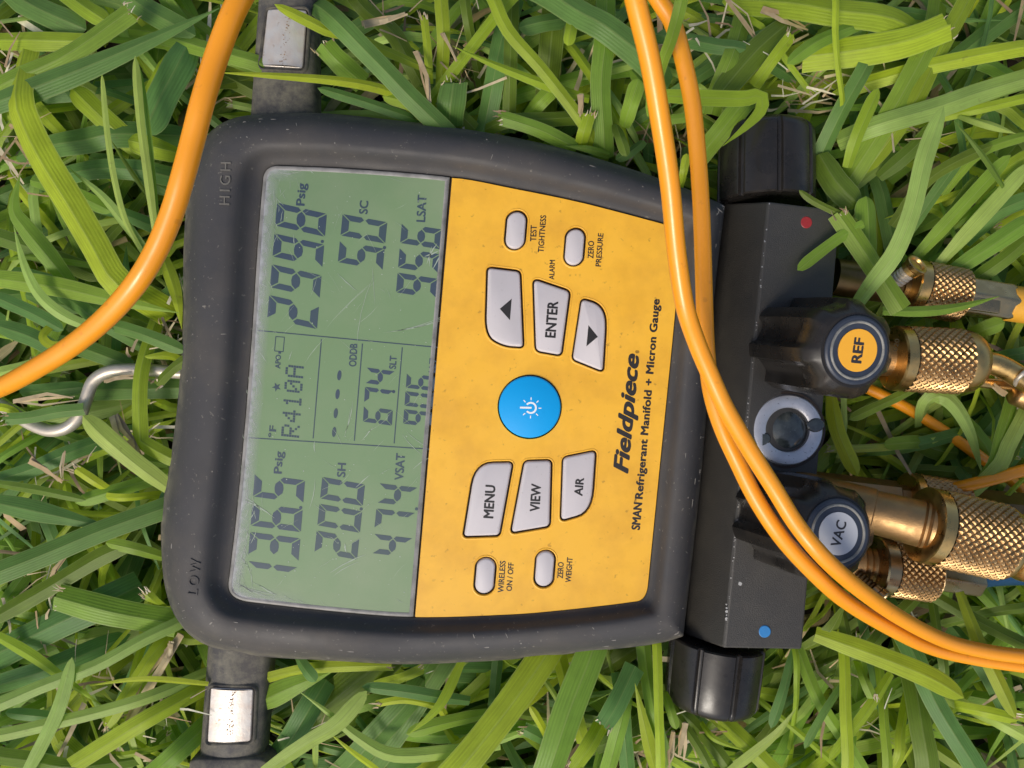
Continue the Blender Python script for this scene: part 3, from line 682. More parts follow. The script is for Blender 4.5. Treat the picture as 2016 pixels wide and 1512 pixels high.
# --- strap arms with metal plates, hanging hook
def arm(L0, L1, R0_, R1_, zt, mt, name):
    """a flat rubber arm with rounded edges between two pixel end lines"""
    pts = []
    def section(l, r):
        a, b = at(*l, zt), at(*r, zt); d = b - a; out = []
        for t, dz in [(0, -9), (0, -3.2), (.035, -1.2), (.09, -.25), (.2, .55), (.35, 1.05), (.5, 1.25), (.65, 1.05), (.8, .55), (.91, -.25), (.965, -1.2), (1, -3.2), (1, -9)]:
            out.append(a + d * t + Vector((0, 0, dz)))
        return out
    return obj(name, *loft([section(L0, R0_), section(L1, R1_)]), mt, G, True, 60)
def metal_plate(quad, z, parent, lab=None):
    V = []; top_ = round_poly(quad, 7, 4)
    n = len(top_); c = sum((Vector(q) for q in quad), Vector((0, 0))) / 4
    ax = (Vector(quad[1]) - Vector(quad[0])).normalized(); hw = (Vector(quad[1]) - Vector(quad[0])).length / 2
    def lift(p):                                    # gently crowned across its width
        s = (p - c).dot(ax) / hw; return .55 + 1.0 * (1 - s * s)
    ring = lambda d, dz: [at(q.x, q.y, z) + Vector((0, 0, dz + lift(q))) for q in offset2(top_, d)]
    loops = [ring(0, -.6), ring(0, .1), ring(-1.2, .25)]
    n = len(loops[0]); V = [p for l in loops for p in l]; Fc = []
    for i in range(2):
        for k in range(n): Fc.append((i * n + k, i * n + (k + 1) % n, (i + 1) * n + (k + 1) % n, (i + 1) * n + k))
    # grid over the crown
    tl, tr, br, bl = [Vector(q) for q in quad]; m = 14; g0 = len(V)
    for j in range(m + 1):
        for i in range(m + 1):
            q = tl.lerp(tr, i / m).lerp(bl.lerp(br, i / m), j / m); q = c + (q - c) * .965
            V.append(at(q.x, q.y, z) + Vector((0, 0, .27 + lift(q))))
    for j in range(m):
        for i in range(m): Fc.append((g0 + j * (m + 1) + i, g0 + j * (m + 1) + i + 1, g0 + (j + 1) * (m + 1) + i + 1, g0 + (j + 1) * (m + 1) + i))
    return obj('metal_plate', V, Fc, M['chrome'], parent, True, 40)
arm_t = arm((505, -30), (486, 240), (617, -30), (620, 240), -12, M['rubber'], 'strap_arm')
metal_plate([(529, 22), (605, 22), (597, 137), (515, 131)], -11.6, arm_t)
fr = [at(q.x, q.y, -11.6) + Vector((0, 0, .3)) for q in round_poly([(524, 17), (610, 17), (602, 142), (509, 137)], 9, 4)]
arm_b = arm((403, 1270), (383, 1545), (529, 1285), (509, 1545), -12, M['rubber'], 'strap_arm')
metal_plate([(417, 1352), (500, 1355), (495, 1457), (410, 1459)], -11.6, arm_b)
rr_ = random.Random(3); st = []
for (u0, v0, u1, v1, zz, n_) in [(457, 1362, 451, 1450, -10.55, 60), (567, 35, 556, 132, -10.55, 50)]:
    q_ = []
    for k in range(n_):
        t = rr_.random(); u_ = u0 + (u1 - u0) * t + rr_.gauss(0, 3.5); v_ = v0 + (v1 - v0) * t; q_.append(chip(u_, v_, rr_.uniform(.5, 1.9), zz + .85, rr_))
    st.append(q_)
tag(obj('rust_specks', *join(st[0]), M['rust'], arm_b), kind='stuff'); tag(obj('rust_specks', *join(st[1]), M['rust'], arm_t), kind='stuff')
def rim(quad, r, z, w, h):
    p = round_poly(quad, r, 5); a = offset2(p, w); L_ = []
    o_ = [at(q.x, q.y, z) + Vector((0, 0, -.5)) for q in a]; m_ = [at(q.x, q.y, z) + Vector((0, 0, h + .5)) for q in offset2(p, w * .5)]; i_ = [at(q.x, q.y, z) + Vector((0, 0, -.2)) for q in p]
    n = len(p); V = o_ + m_ + i_
    return V, [(k, (k + 1) % n, n + (k + 1) % n, n + k) for k in range(n)] + [(n + k, n + (k + 1) % n, 2 * n + (k + 1) % n, 2 * n + k) for k in range(n)]
obj('plate_rim', *rim([(416, 1350), (502, 1353), (497, 1459), (409, 1461)], 9, -11.6, 7, .85), M['rubber'], arm_b, True)
obj('plate_rim', *rim([(528, 20), (607, 20), (599, 139), (513, 134)], 9, -11.6, 7, .85), M['rubber'], arm_t, True)
fl = [(371, 1499), (385, 1494), (512, 1494), (529, 1501), (531, 1560), (368, 1560)]
obj('end_flange', *slab(round_poly(fl, 7, 4), -20, -10.0, 4, 1.5), M['rubber'], arm_b, True, 50)
hp = [(440, 735, -14), (359, 734, -14), (301.6, 729, -13), (246, 728, -12), (210, 733, -12), (183, 752, -12), (170, 785, -12), (156, 820, -12), (131, 842, -12), (99, 848, -13), (67, 838, -14), (36, 820, -15), (0, 797, -17), (-60, 770, -22)]
obj('hanging_hook', *tube([at(*p) for p in hp], 2.15, 8, 20), M['steel'], G, True)

# --- brass ports screwed into the block
obj('brass_port', *lathe(at(1560, 967, -4), at(1815, 1032, 12), [(0, 7.4), (24.5, 7.4), (24.9, 7.0), (34.2, 7.2), (38.5, 7.3), (38.9, 6.9), (39.3, 7.4), (40.0, 7.4), (40.3, 6.9), (41, 7.5), (43, 7.5)], 48), M['bronze'], G, True, 30)
obj('brass_port', *lathe(at(1600, 962, -19), at(1795, 985, -19), [(0, 6.2), (29, 6.2), (30, 5.0), (36, 5.0)], 8), M['bronze'], G)
obj('brass_port', *lathe(at(1640, 700, -10), at(1762, 706, -8), [(0, 6), (24, 6)], 32), M['bronze'], G, True, 30)
obj('brass_port', *lathe(at(1640, 545, -17), at(1800, 567, -16), [(0, 6.5), (18, 6.5), (19, 5.6), (20, 6.4), (21, 5.6), (22, 6.4), (23, 5.6), (30, 5.6)], 32), M['dark_brass'], G, True, 30)
obj('brass_port', *lathe(at(1600, 1095, -17), at(1735, 1116, -14), [(0, 6.4), (16, 6.4), (17, 5.4), (18, 6.3), (19, 5.4), (20, 6.3), (21, 5.4), (28, 5.4)], 32), M['bronze'], G, True, 30)
# small capped side stems
def side_stem(pts, r, name, mt, mt2):
    a, b = pts; L = (b - a).length
    prof = [(0, r * .8)]
    t = .1
    while t < L * .55: prof += [(t, r * .95), (t + .5, r * .75), (t + 1.0, r * .95)]; t += 1.3
    o = obj(name, *lathe(a, b, prof + [(L * .6, r * .8)], 28), mt, G, True, 30)
    obj('stem_cap', *lathe(a, b, [(L * .58, r * 1.05), (L * .6, r * 1.15), (L * .78, r * 1.15), (L * .80, r), (L * .82, r * .98), (L * .82, r * 1.25), (L * .97, r * 1.3), (L, r * 1.18), (L * .985, r * .95), (L * .9, r * .85)], 36), mt2, o, True, 30)
side_stem((at(1766, 552, -9), at(1808, 519, -2)), 2.9, 'side_stem', M['steel'], M['brass_light'])
side_stem((at(1690, 1134, -9), at(1740, 1180, -3)), 2.5, 'side_stem', M['dark_brass'], M['plated'])

# ------------------------------------------------------------------ hoses and couplings
def nut(parent, pa, pb, r, nband, ntail, n=26, mt='brass', band='brass_light', depth=.5, hole=None):
    """a knurled coupling nut from pa to pb: smooth band, knurl, rounded shoulder"""
    L = (pb - pa).length
    o = obj('knurled_nut', *knurl(along(pa, pb, nband), along(pa, pb, L - ntail), r, n, depth), M[mt], parent)
    obj('nut_band', *lathe(pa, pb, [(0, r * .62), (.05, r * .93), (.5, r * .985), (nband - .3, r * .985), (nband, r * .94)], 64), M[band], o, True, 35)
    hr = hole if hole else r * .55
    obj('nut_shoulder', *lathe(pa, pb, [(L - ntail, r * .95), (L - ntail * .75, r * .965), (L - ntail * .4, r * .90), (L - ntail * .12, r * .76), (L, hr * 1.15), (L - .3, hr), (L - 4, hr * .92)], 64, None, False, True), M[band], o, True, 40)
    return o
# a: yellow hose at the top port
h = thing('refrigerant_hose', 'yellow rubber hose with a knurled brass nut, uppermost of the couplings', 'hose', at(1890, 585, -30))
pa, pb = at(1786, 562, -14), at(1893, 583, -14)
nut(h, pa, pb, 9.5, 4.2, 1.2, 26, hole=5.5)
ha, hb = at(1888, 581, -14), at(1987, 597, -14); L = (hb - ha).length
hexv = [at(0, 0)]
def hexrf(t, a, r):
    s = math.pi / 3; x = (a + s / 2) % s - s / 2; return r * .88 / max(math.cos(x), .88) if r > 6.5 else r
obj('crimp_ferrule', *lathe(ha, hb, [(0, 5.5), (.6, 7.0), (L * .13, 7.0), (L * .16, 6.9), (L * .9, 6.9), (L * .97, 6.6), (L, 6.3)], 96, lambda t, a, r: r * min(1.0, .885 / max(math.cos((a + math.pi / 6) % (math.pi / 3) - math.pi / 6), .01))), M['plated'], h, True, 25)
obj('ferrule_facet', *slab(round_poly([(1912, 577), (1972, 587), (1970, 618), (1906, 609)], 6, 4), -8.6, -7.55, 3, .35), M['plated'], h, True, 40)
obj('hose_tube', *tube([at(1980, 596, -14), at(2030, 603, -14), at(2120, 615, -18)], 6.2, 8, 32), M['yellow_hose'], h, True)
# b: nut with bent brass pipe at the REF port
h = thing('brass_elbow_coupling', 'knurled brass nut with a bent pipe beside the black REF knob', 'coupling', at(1840, 712, -30))
nut(h, at(1755, 705, -6), at(1928, 714, -6), 11.1, 4.0, 7.4, 26, depth=.55, hole=5.4)
obj('bent_pipe', *tube([at(1898, 711, -6), at(1930, 713, -5), at(1962, 718, -4), at(1995, 735, -4), at(2040, 765, -5), at(2080, 790, -8)], 3.7, 8, 28), M['brass_light'], h, True)
obj('release_lever', *slab(round_poly([(1915, 742), (1996, 748), (2012, 762), (2004, 770), (1912, 760)], 5, 4), -13, -9.5, 4, .8), M['brass_light'], h, True, 45)
obj('wire_clip', *tube([at(2030, 722, 0), at(2012, 737, .5), at(1999, 752, -2), at(2004, 764, -6)], .75, 8, 12), M['steel'], h, True)
obj('pipe_end', *lathe(at(1994, 770, -9), at(2060, 800, -9), [(0, 2), (.5, 3.6), (1.5, 4.3), (5, 4.3), (14, 4.2)], 32), M['brass'], h, True, 45)
t_ = obj('stamped_number', *text_at('020', (1766, 692), (1771, 668), 9, 4.6, .06), M['dark_brass'], h)
# c: big coupling on the VAC port
h = thing('vacuum_coupling', 'largest knurled brass coupling, on the stem behind the VAC knob', 'coupling', at(1900, 1050, -30))
nut(h, at(1815, 1032, 12), at(1990, 1072, 12), 12.1, 4.2, 4.2, 30, depth=.55, hole=8)
obj('rounded_end', *lathe(at(1978, 1069, 12), at(2090, 1094, 12), [(0, 7.4), (2.2, 7.4), (2.6, 8.8), (3.6, 9.8), (6, 10.5), (12, 10.7), (20, 10.5)], 64), M['brass_light'], h, True, 45)
# d: lower coupling with blue hose
h = thing('blue_hose', 'blue hose with a knurled brass nut and long ferrule under the orange cords', 'hose', at(1800, 1125, -30))
nut(h, at(1722, 1113, -13), at(1836, 1128, -13), 10.1, 4.6, 1.4, 26, band='plated', hole=5.2)
ha, hb = at(1830, 1129, -14), at(1928, 1145, -14); L = (hb - ha).length
obj('crimp_ferrule', *lathe(ha, hb, [(0, 4.6), (.6, 6.2), (L * .10, 6.3), (L * .16, 5.6), (L * .92, 5.4), (L * .97, 5.2), (L, 4.6)], 96, lambda t, a, r: r * min(1.0, .885 / max(math.cos((a + math.pi / 6) % (math.pi / 3) - math.pi / 6), .01))), M['plated'], h, True, 25)
obj('hose_tube', *tube([at(1920, 1138, -15), at(1980, 1132, -16), at(2100, 1132, -18)], 3.6, 8, 28), M['blue_hose'], h, True)
# e: coupling half hidden behind c
h = thing('rear_hose_coupling', 'half hidden knurled brass coupling beneath the biggest coupling', 'coupling', at(1830, 1000, -30))
nut(h, at(1780, 985, -19), at(1893, 1003, -19), 10.2, 3.4, 1.4, 26, hole=5.2)
ha, hb = at(1885, 1000, -19), at(2060, 1015, -19)
obj('crimp_ferrule', *lathe(ha, hb, [(0, 5), (.6, 6.8), (4, 7.4), (30, 7.2)], 6), M['dark_brass'], h)

# ------------------------------------------------------------------ orange cords
def cord(name, label, pts, r=2.3):
    V, Fc = tube([at(*p) for p in pts], r, 12, 28)
    return tag(obj('orange_cord', V, Fc, M['cord'], None, True), label, 'cord', 'orange cords round the gauge')
cord('orange_cord', 'orange cord arching over the grass and the top left corner of the gauge', [(520, -90, 92), (480, -15, 95), (455, 35, 96), (425, 115, 96), (399, 200, 96), (381, 270, 95), (361, 345, 94), (339, 418, 92), (309, 490, 90), (268, 558, 88), (212, 622, 84), (148, 676, 79), (80, 720, 74), (0, 763, 66), (-90, 795, 55)])
cord('orange_cord', 'nearer orange cord of the pair, crossing over the yellow faceplate corner and the VAC knob', [(1232, -90, 88), (1251, 0, 86), (1279, 116, 82), (1300, 235, 77), (1319, 364, 72), (1332, 496, 66), (1348, 600, 62), (1370, 670, 58), (1397, 735, 55), (1424, 795, 53), (1452, 845, 51), (1480, 892, 49), (1523, 960, 47), (1570, 1035, 46), (1628, 1104, 45), (1697, 1164, 36), (1775, 1218, 24), (1860, 1261, 14), (1940, 1282, 9), (2030, 1294, 7), (2110, 1296, 5)])
cord('orange_cord', 'farther orange cord of the pair, running straight down beside the black knobs', [(1240, -90, 52), (1297, 0, 50), (1324, 45, 49), (1343, 109, 48), (1362, 198, 46), (1373, 298, 44), (1380, 397, 43), (1384, 496, 42), (1387, 600, 42), (1391, 690, 42), (1400, 770, 42), (1420, 838, 42), (1450, 905, 42), (1490, 985, 42), (1540, 1060, 41), (1600, 1126, 38), (1660, 1180, 30), (1740, 1230, 20), (1830, 1274, 8), (1920, 1296, 2), (2030, 1312, -1), (2110, 1316, -3)])
cord('orange_cord', 'thin orange cord sunk in the dark grass between the REF knob and the couplings', [(1650, 740, -24), (1716, 768, -23), (1790, 806, -22), (1860, 850, -22), (1951, 915, -24), (2040, 985, -30)], 2.0)
cord('orange_cord', 'short orange cord entering from the right edge above the big coupling', [(1820, 972, -24), (1880, 961, -15), (1950, 944, -10), (2016, 926, -8), (2100, 905, -8)], 2.1)

# ------------------------------------------------------------------ grass
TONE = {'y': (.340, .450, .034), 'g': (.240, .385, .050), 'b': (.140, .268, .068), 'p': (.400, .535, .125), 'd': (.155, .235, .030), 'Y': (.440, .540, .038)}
rg = random.Random(21)
class Blades:
    def __init__(s): s.V, s.F, s.C, s.U = [], [], [], []
    def add(s, P, wmm, col, roll=0.0, fold=.10, end='tip', n=18, frond=None):
        P = resample(catmull(P, 8), n); k0 = len(s.V); seed = rg.random()
        for i, p in enumerate(P):
            t = i / (n - 1)
            d = (P[min(i + 1, n - 1)] - P[max(i - 1, 0)]).normalized()
            y = Vector((0, 0, 1)).cross(d)
            y = y.normalized() if y.length > 1e-3 else Vector((1, 0, 0))
            z = d.cross(y)
            rr = roll * (1 - .5 * t) + .12 * math.sin(3 * t + seed * 6)
            yy = y * math.cos(rr) + z * math.sin(rr); zz = d.cross(yy)
            if end == 'tip': w = min(1, .70 + t * 1.2) * (1 if t < .80 else math.sqrt(max(0, 1 - ((t - .80) / .20) ** 2)))
            elif end == 'point': w = min(1, .75 + t) * (1 if t < .35 else max(.0, 1 - ((t - .35) / .65) ** 1.7))
            elif end == 'flat': w = 1.0
            elif end == 'both': w = min(math.sqrt(min(1, t / .08 + .02)), 1) * (1 if t < .85 else math.sqrt(max(0, 1 - ((t - .85) / .15) ** 2)))
            else: w = 1.0 - .06 * t
            w = max(w, .03) * wmm / 2 * (1 + .03 * math.sin(9 * t + seed * 9))
            for side, sk in ((-1, 0), (0, 1), (0, 2), (1, 3)):
                jag = d * (rg.uniform(-1, .8) if (end == 'cut' and i == n - 1) else 0)
                s.V.append(p + yy * w * side + zz * (fold * wmm * (.5 if side == 0 else -.5) * (w / (wmm / 2))) + jag)
                s.C.append((*col, seed)); s.U.append((.5 + side * .5, t * (P[-1] - P[0]).length / 40 + seed * 7))
        for i in range(n - 1):
            a = k0 + 4 * i
            s.F += [(a, a + 1, a + 5, a + 4), (a + 2, a + 3, a + 7, a + 6)]
        return P
    def build(s, name, mt):
        me = bpy.data.meshes.new(name); me.from_pydata([tuple(v * MM) for v in s.V], [], s.F); me.update()
        ca = me.color_attributes.new('Col', 'FLOAT_COLOR', 'POINT'); ca.data.foreach_set('color', [c for q in s.C for c in q])
        if s.U:
            uv = me.uv_layers.new(name='UV'); idx = [0] * len(me.loops); me.loops.foreach_get('vertex_index', idx)
            uv.data.foreach_set('uv', [c for i in idx for c in s.U[i]])
        me.polygons.foreach_set('use_smooth', [True] * len(me.polygons))
        me.materials.append(mt); o = bpy.data.objects.new(name, me); COL.objects.link(o); return o
def vary(c, k=.16):
    a = 1 + rg.uniform(-k, k); h = rg.uniform(-.08, .08)
    return (c[0] * a * (1 + h), c[1] * a, c[2] * a * (1 - h))
straw = Blades()
def fibre(a, b, w, col):
    d = b - a; y = Vector((0, 0, 1)).cross(d); y = y.normalized() * w / 2 if y.length > 1e-4 else Vector((w / 2, 0, 0))
    m = (a + b) / 2 + Vector((rg.uniform(-.1, .1), rg.uniform(-.1, .1), rg.uniform(0, .1))) * d.length; k = len(straw.V)
    straw.V += [a - y, a + y, m - y * .8, m + y * .8, b - y * .3, b + y * .3]; straw.C += [(*col, 1)] * 6
    straw.F += [(k, k + 1, k + 3, k + 2), (k + 2, k + 3, k + 5, k + 4)]
TAN = [(.40, .30, .16), (.48, .38, .22), (.28, .19, .10), (.56, .50, .34)]
def fray(P, wmm, n=None):
    e, d = P[-1], (P[-1] - P[-2]).normalized(); y = Vector((0, 0, 1)).cross(d)
    y = y.normalized() if y.length > 1e-3 else Vector((1, 0, 0))
    for k in range(n or rg.randint(4, 9)):
        a = e + y * rg.uniform(-.5, .5) * wmm - d * rg.uniform(0, 2.0) + Vector((0, 0, .25)); b = a + d * rg.uniform(.8, 3.2) + y * rg.uniform(-1, 1) + Vector((0, 0, rg.uniform(-.6, .8)))
        fibre(a, b, rg.uniform(.25, .6), vary(rg.choice(TAN), .2))
# what the gauge covers: no growth comes up through it
foot = [(q.x, q.y) for q in [at(p.x, p.y, -9) for p in offset2(O, 6)]][::6]
blkfoot = [(q.x, q.y) for q in (at(1400, 380, -5), at(1670, 400, -5), at(1600, 1295, -5), at(1330, 1270, -5))]
def inside(x, y, poly):
    c = False; n = len(poly)
    for i in range(n):
        x0, y0 = poly[i]; x1, y1 = poly[i - 1]
        if (y0 > y) != (y1 > y) and x < (x1 - x0) * (y - y0) / (y1 - y0) + x0: c = not c
    return c
def covered(x, y):
    if inside(x, y, foot) or inside(x, y, blkfoot): return True
    if 66 < x < 118 and 58 < y < 98: return True
    if 52 < x < 92 and -124 < y < -80: return True
    if -112 < x < -78 and y < -80: return True
    if -96 < x < -58 and y > 80: return True
    return False
lawn = Blades()
def lay(pts, w, z, tone, end='tip', into=None, roll=None, fold=.18, arch=True, zs=None):
    """one blade seen along photo pixels pts (root first), w pixels wide, about z mm over the faceplate"""
    m = len(pts); P = []
    for i, p in enumerate(pts):
        t = i / (m - 1); zz = zs[i] if zs else z - (9 * (1 - t) ** 2 + 2.0 * t * t if arch else 0)
        P.append(at(p[0], p[1], zz))
    tgt = into or lawn; wm = px(w, z)
    if end == 'flat':          # the blade goes on beneath its neighbours: carry it on at both ends, dipping
        end = 'both'
        for first in (True, False):
            e, q = (P[0], P[1]) if first else (P[-1], P[-2])
            x = e + (e - q).normalized() * 22; x.z = e.z - 13
            if covered(x.x, x.y) or covered(e.x, e.y):      # tucked in under the gauge
                x = e + (e - q).normalized() * 8; arm_ = -112 < e.x < -78 and e.y < -80; x.z = -24 if arm_ else -17; e.z = min(e.z, -21 if arm_ else -7); end = 'flat'
            P = [x] + P if first else P + [x]
    Q = tgt.add(P, wm, vary(TONE[tone], .10), rg.uniform(-.25, .25) if roll is None else roll, fold, end, 24)
    if end == 'cut': fray(Q, wm)
L_ = lay
# upper left
L_([(-40, 215), (0, 200), (132, 149), (265, 93), (432, 16)], 52, 2, 'b', 'point', fold=.16); L_([(-30, 190), (20, 160), (132, 109), (258, 22)], 44, -2, 'g', 'cut')
L_([(-30, 80), (60, 80), (175, 82)], 40, -8, 'y', 'cut'); L_([(110, -30), (160, 10), (215, 45)], 38, -10, 'y'); L_([(10, -20), (80, 20), (170, 58)], 52, -12, 'b')
L_([(235, -20), (300, 25), (385, 70)], 44, -11, 'b'); L_([(300, 65), (400, 95), (510, 125)], 36, -9, 'g', 'flat'); L_([(375, 80), (350, 130), (318, 190), (284, 266)], 60, -6, 'b')
L_([(430, 110), (412, 190), (398, 240), (384, 288)], 24, -2, 'g', 'point'); L_([(280, 497), (245, 430), (222, 340), (208, 240), (200, 143)], 13, 1, 'p'); L_([(305, 455), (291, 350), (276, 235), (266, 110)], 17, 3, 'p', roll=.3)
L_([(312, 450), (302, 350), (292, 250), (274, 130)], 10, 1, 'g'); L_([(280, 305), (210, 240), (140, 172)], 44, -7, 'y'); L_([(360, 305), (310, 292), (252, 276)], 44, -6, 'y')
L_([(255, 580), (224, 552), (184, 483), (135, 399), (89, 325), (51, 250), (35, 190)], 62, 0, 'Y', 'flat', roll=-.15, fold=.22, arch=False); L_([(98, 288), (170, 276), (235, 264)], 50, -9, 'b', 'flat'); L_([(140, 342), (200, 332), (280, 336)], 40, -8, 'b', 'flat')
L_([(292, 500), (245, 440), (200, 385), (134, 330)], 20, -1, 'p', 'point'); L_([(290, 385), (250, 325), (216, 272)], 9, -4, 'd', 'point'); L_([(138, 560), (95, 505), (50, 450), (26, 408), (40, 342)], 40, -3, 'g', 'point')
L_([(190, 648), (126, 622), (76, 580), (46, 520), (27, 445)], 25, 2, 'p', 'point'); L_([(-30, 545), (110, 565), (230, 592), (352, 616)], 42, -1, 'g', 'point'); L_([(-20, 580), (60, 615), (125, 650)], 30, -4, 'b'); L_([(-10, 640), (60, 663), (118, 696)], 36, -6, 'b')
L_([(130, 585), (160, 605), (195, 632)], 30, -7, 'b', 'flat'); L_([(126, 622), (97, 645), (84, 664), (104, 680), (150, 674)], 17, -1, 'Y', 'tip', fold=.02); L_([(205, 636), (280, 658), (366, 692)], 28, -4, 'b'); L_([(-20, 738), (30, 727), (82, 712)], 26, -5, 'p')
L_([(322, 508), (345, 575), (358, 648)], 28, -6, 'y', 'point'); L_([(278, 730), (276, 850), (283, 872), (350, 908)], 30, -8, 'y', 'flat', arch=False); L_([(345, 970), (270, 915), (205, 860), (163, 818)], 40, 0, 'p', 'tip')
L_([(40, 772), (100, 768), (170, 762)], 28, -14, 'b'); L_([(180, 768), (260, 766), (352, 764)], 42, -16, 'b', 'flat'); L_([(-20, 800), (10, 803), (38, 815)], 16, -8, 'Y')
for x in range(9):   # a few lower leaves on the left
    u = rg.uniform(-20, 300); v = 330 + x * 45; L_([(u - 70, v - 20), (u, v), (u + 90, v + rg.uniform(10, 50))], rg.uniform(24, 40), -16, rg.choice('bbgd'))
# lower left
L_([(-30, 985), (110, 1015), (228, 1042)], 42, -4, 'b', 'point'); L_([(340, 995), (200, 1045), (80, 1095), (-30, 1138)], 46, 1, 'b', 'flat', roll=.2, fold=.16); L_([(-30, 1228), (90, 1160), (200, 1095), (268, 1070)], 36, -4, 'd')
L_([(350, 1228), (220, 1205), (113, 1176)], 56, -3, 'g', 'cut'); L_([(20, 1275), (120, 1225), (215, 1182)], 62, -8, 'b', 'flat'); L_([(325, 1098), (270, 1082), (208, 1068)], 25, -3, 'g')
L_([(352, 1226), (280, 1260), (190, 1310), (80, 1352), (-30, 1398)], 27, 1, 'p', 'flat', roll=.2); L_([(-20, 1245), (60, 1290), (130, 1340), (208, 1394)], 25, -5, 'y', 'point'); L_([(45, 1535), (90, 1450), (118, 1385), (142, 1294)], 27, 2, 'p')
L_([(410, 1347), (285, 1337), (176, 1350)], 14, -2, 'Y', 'point'); L_([(400, 1343), (300, 1370), (210, 1398), (100, 1425), (-30, 1452)], 25, -1, 'p', 'flat', roll=.3, fold=.16); L_([(115, 1525), (210, 1465), (300, 1410), (400, 1372)], 36, -3, 'y', 'flat')
L_([(335, 1250), (300, 1290), (245, 1375), (208, 1432)], 29, -7, 'y', 'cut'); L_([(-10, 1350), (40, 1335), (100, 1315)], 42, -9, 'b', 'flat'); L_([(300, 1525), (345, 1485), (395, 1445)], 42, -5, 'g', 'flat'); L_([(150, 1416), (80, 1410), (10, 1403)], 23, -8, 'b')
L_([(-20, 1485), (60, 1497), (150, 1510)], 32, -8, 'd', 'flat'); L_([(232, 977), (190, 950), (148, 922)], 20, -5, 'Y', 'cut'); L_([(345, 928), (230, 965), (148, 990)], 29, -7, 'g'); L_([(-20, 950), (80, 966), (170, 985)], 18, -5, 'd'); L_([(-20, 950), (60, 925), (140, 890)], 32, -10, 'b', 'flat')
L_([(308, 974), (232, 980)], 16, -4, 'Y', 'flat'); L_([(352, 920), (342, 960), (328, 998)], 42, -9, 'b', 'flat'); L_([(320, 1195), (300, 1180), (284, 1166)], 20, -5, 'y', 'cut')
# bottom
L_([(515, 1338), (600, 1318), (680, 1312), (772, 1310)], 24, -6, 'Y', 'cut'); L_([(584, 1290), (602, 1318), (622, 1342)], 27, -3, 'b'); L_([(500, 1388), (580, 1350), (655, 1322)], 46, -8, 'g', 'point'); L_([(620, 1410), (680, 1358), (735, 1315)], 72, -14, 'd', 'flat')
L_([(520, 1520), (610, 1460), (665, 1425), (722, 1360)], 33, 1, 'p', roll=.1); L_([(925, 1380), (860, 1372), (800, 1362), (712, 1352)], 26, -1, 'b'); L_([(880, 1420), (862, 1393), (800, 1378), (742, 1386)], 16, -3, 'Y', 'cut'); L_([(910, 1300), (865, 1390), (803, 1447)], 21, 1, 'y', 'point')
L_([(985, 1466), (890, 1480), (775, 1487), (705, 1452), (648, 1405), (590, 1362)], 29, -3, 'p', 'point', roll=.2); L_([(755, 1525), (695, 1482), (650, 1444)], 14, -2, 'Y', 'point'); L_([(540, 1500), (580, 1445), (612, 1390)], 48, -10, 'b', 'flat'); L_([(690, 1505), (750, 1440), (800, 1385)], 52, -10, 'b', 'flat')
L_([(740, 1490), (810, 1390), (870, 1300)], 56, -15, 'b', 'flat'); L_([(960, 1405), (870, 1425), (800, 1445)], 28, -6, 'g'); L_([(740, 1350), (790, 1335), (835, 1316)], 22, -7, 'y', 'cut')
L_([(890, 1530), (1000, 1395), (1085, 1290)], 62, 0, 'y', 'flat', fold=.2, arch=False); L_([(1075, 1530), (1120, 1400), (1175, 1280)], 62, -1, 'g', 'flat', fold=.14, arch=False); L_([(1100, 1290), (1112, 1335), (1124, 1380)], 30, -8, 'y', 'flat'); L_([(1065, 1330), (1090, 1365), (1112, 1408)], 11, -6, 'p')
L_([(1087, 1470), (1064, 1425), (1043, 1390)], 16, -2, 'Y'); L_([(1095, 1470), (1060, 1450), (1028, 1433)], 28, -6, 'b', 'cut'); L_([(1250, 1312), (1215, 1385), (1188, 1430)], 42, -2, 'b', 'cut'); L_([(1292, 1525), (1273, 1445), (1250, 1345)], 27, -3, 'y', 'point')
L_([(1293, 1268), (1297, 1400), (1300, 1525)], 19, 1, 'Y', 'flat'); L_([(1272, 1310), (1282, 1370), (1292, 1430)], 32, -6, 'g', 'flat'); L_([(1308, 1362), (1320, 1398), (1332, 1436)], 19, -3, 'g'); L_([(1195, 1520), (1212, 1460), (1228, 1395)], 32, -7, 'g', 'flat'); L_([(1185, 1425), (1160, 1470), (1128, 1515)], 36, -4, 'Y', 'cut')
L_([(1316, 1525), (1309, 1470), (1302, 1412)], 20, -3, 'p', 'point'); L_([(1236, 1520), (1230, 1450), (1226, 1385)], 30, -8, 'b', 'flat'); L_([(1330, 1405), (1375, 1470), (1404, 1525)], 19, -4, 'd', 'flat'); L_([(1380, 1422), (1406, 1454), (1466, 1478)], 13, -5, 'y', 'point')
L_([(1425, 1422), (1480, 1475), (1530, 1525)], 36, -5, 'y', 'flat'); L_([(1563, 1280), (1543, 1360), (1518, 1434)], 23, 0, 'b'); L_([(1430, 1525), (1521, 1452), (1560, 1405), (1570, 1390)], 21, 1, 'p', 'point'); L_([(1665, 1340), (1622, 1405), (1584, 1474)], 19, -1, 'b')
L_([(1576, 1290), (1616, 1386), (1690, 1500)], 25, -6, 'g', 'flat'); L_([(1566, 1402), (1569, 1345), (1571, 1288)], 13, -3, 'y', 'flat'); L_([(1662, 1285), (1665, 1400), (1668, 1525)], 23, 0, 'Y', 'flat'); L_([(1583, 1277), (1630, 1247), (1665, 1185)], 32, -4, 'd', 'point'); L_([(1365, 1425), (1405, 1470), (1445, 1525)], 27, -8, 'd', 'flat')
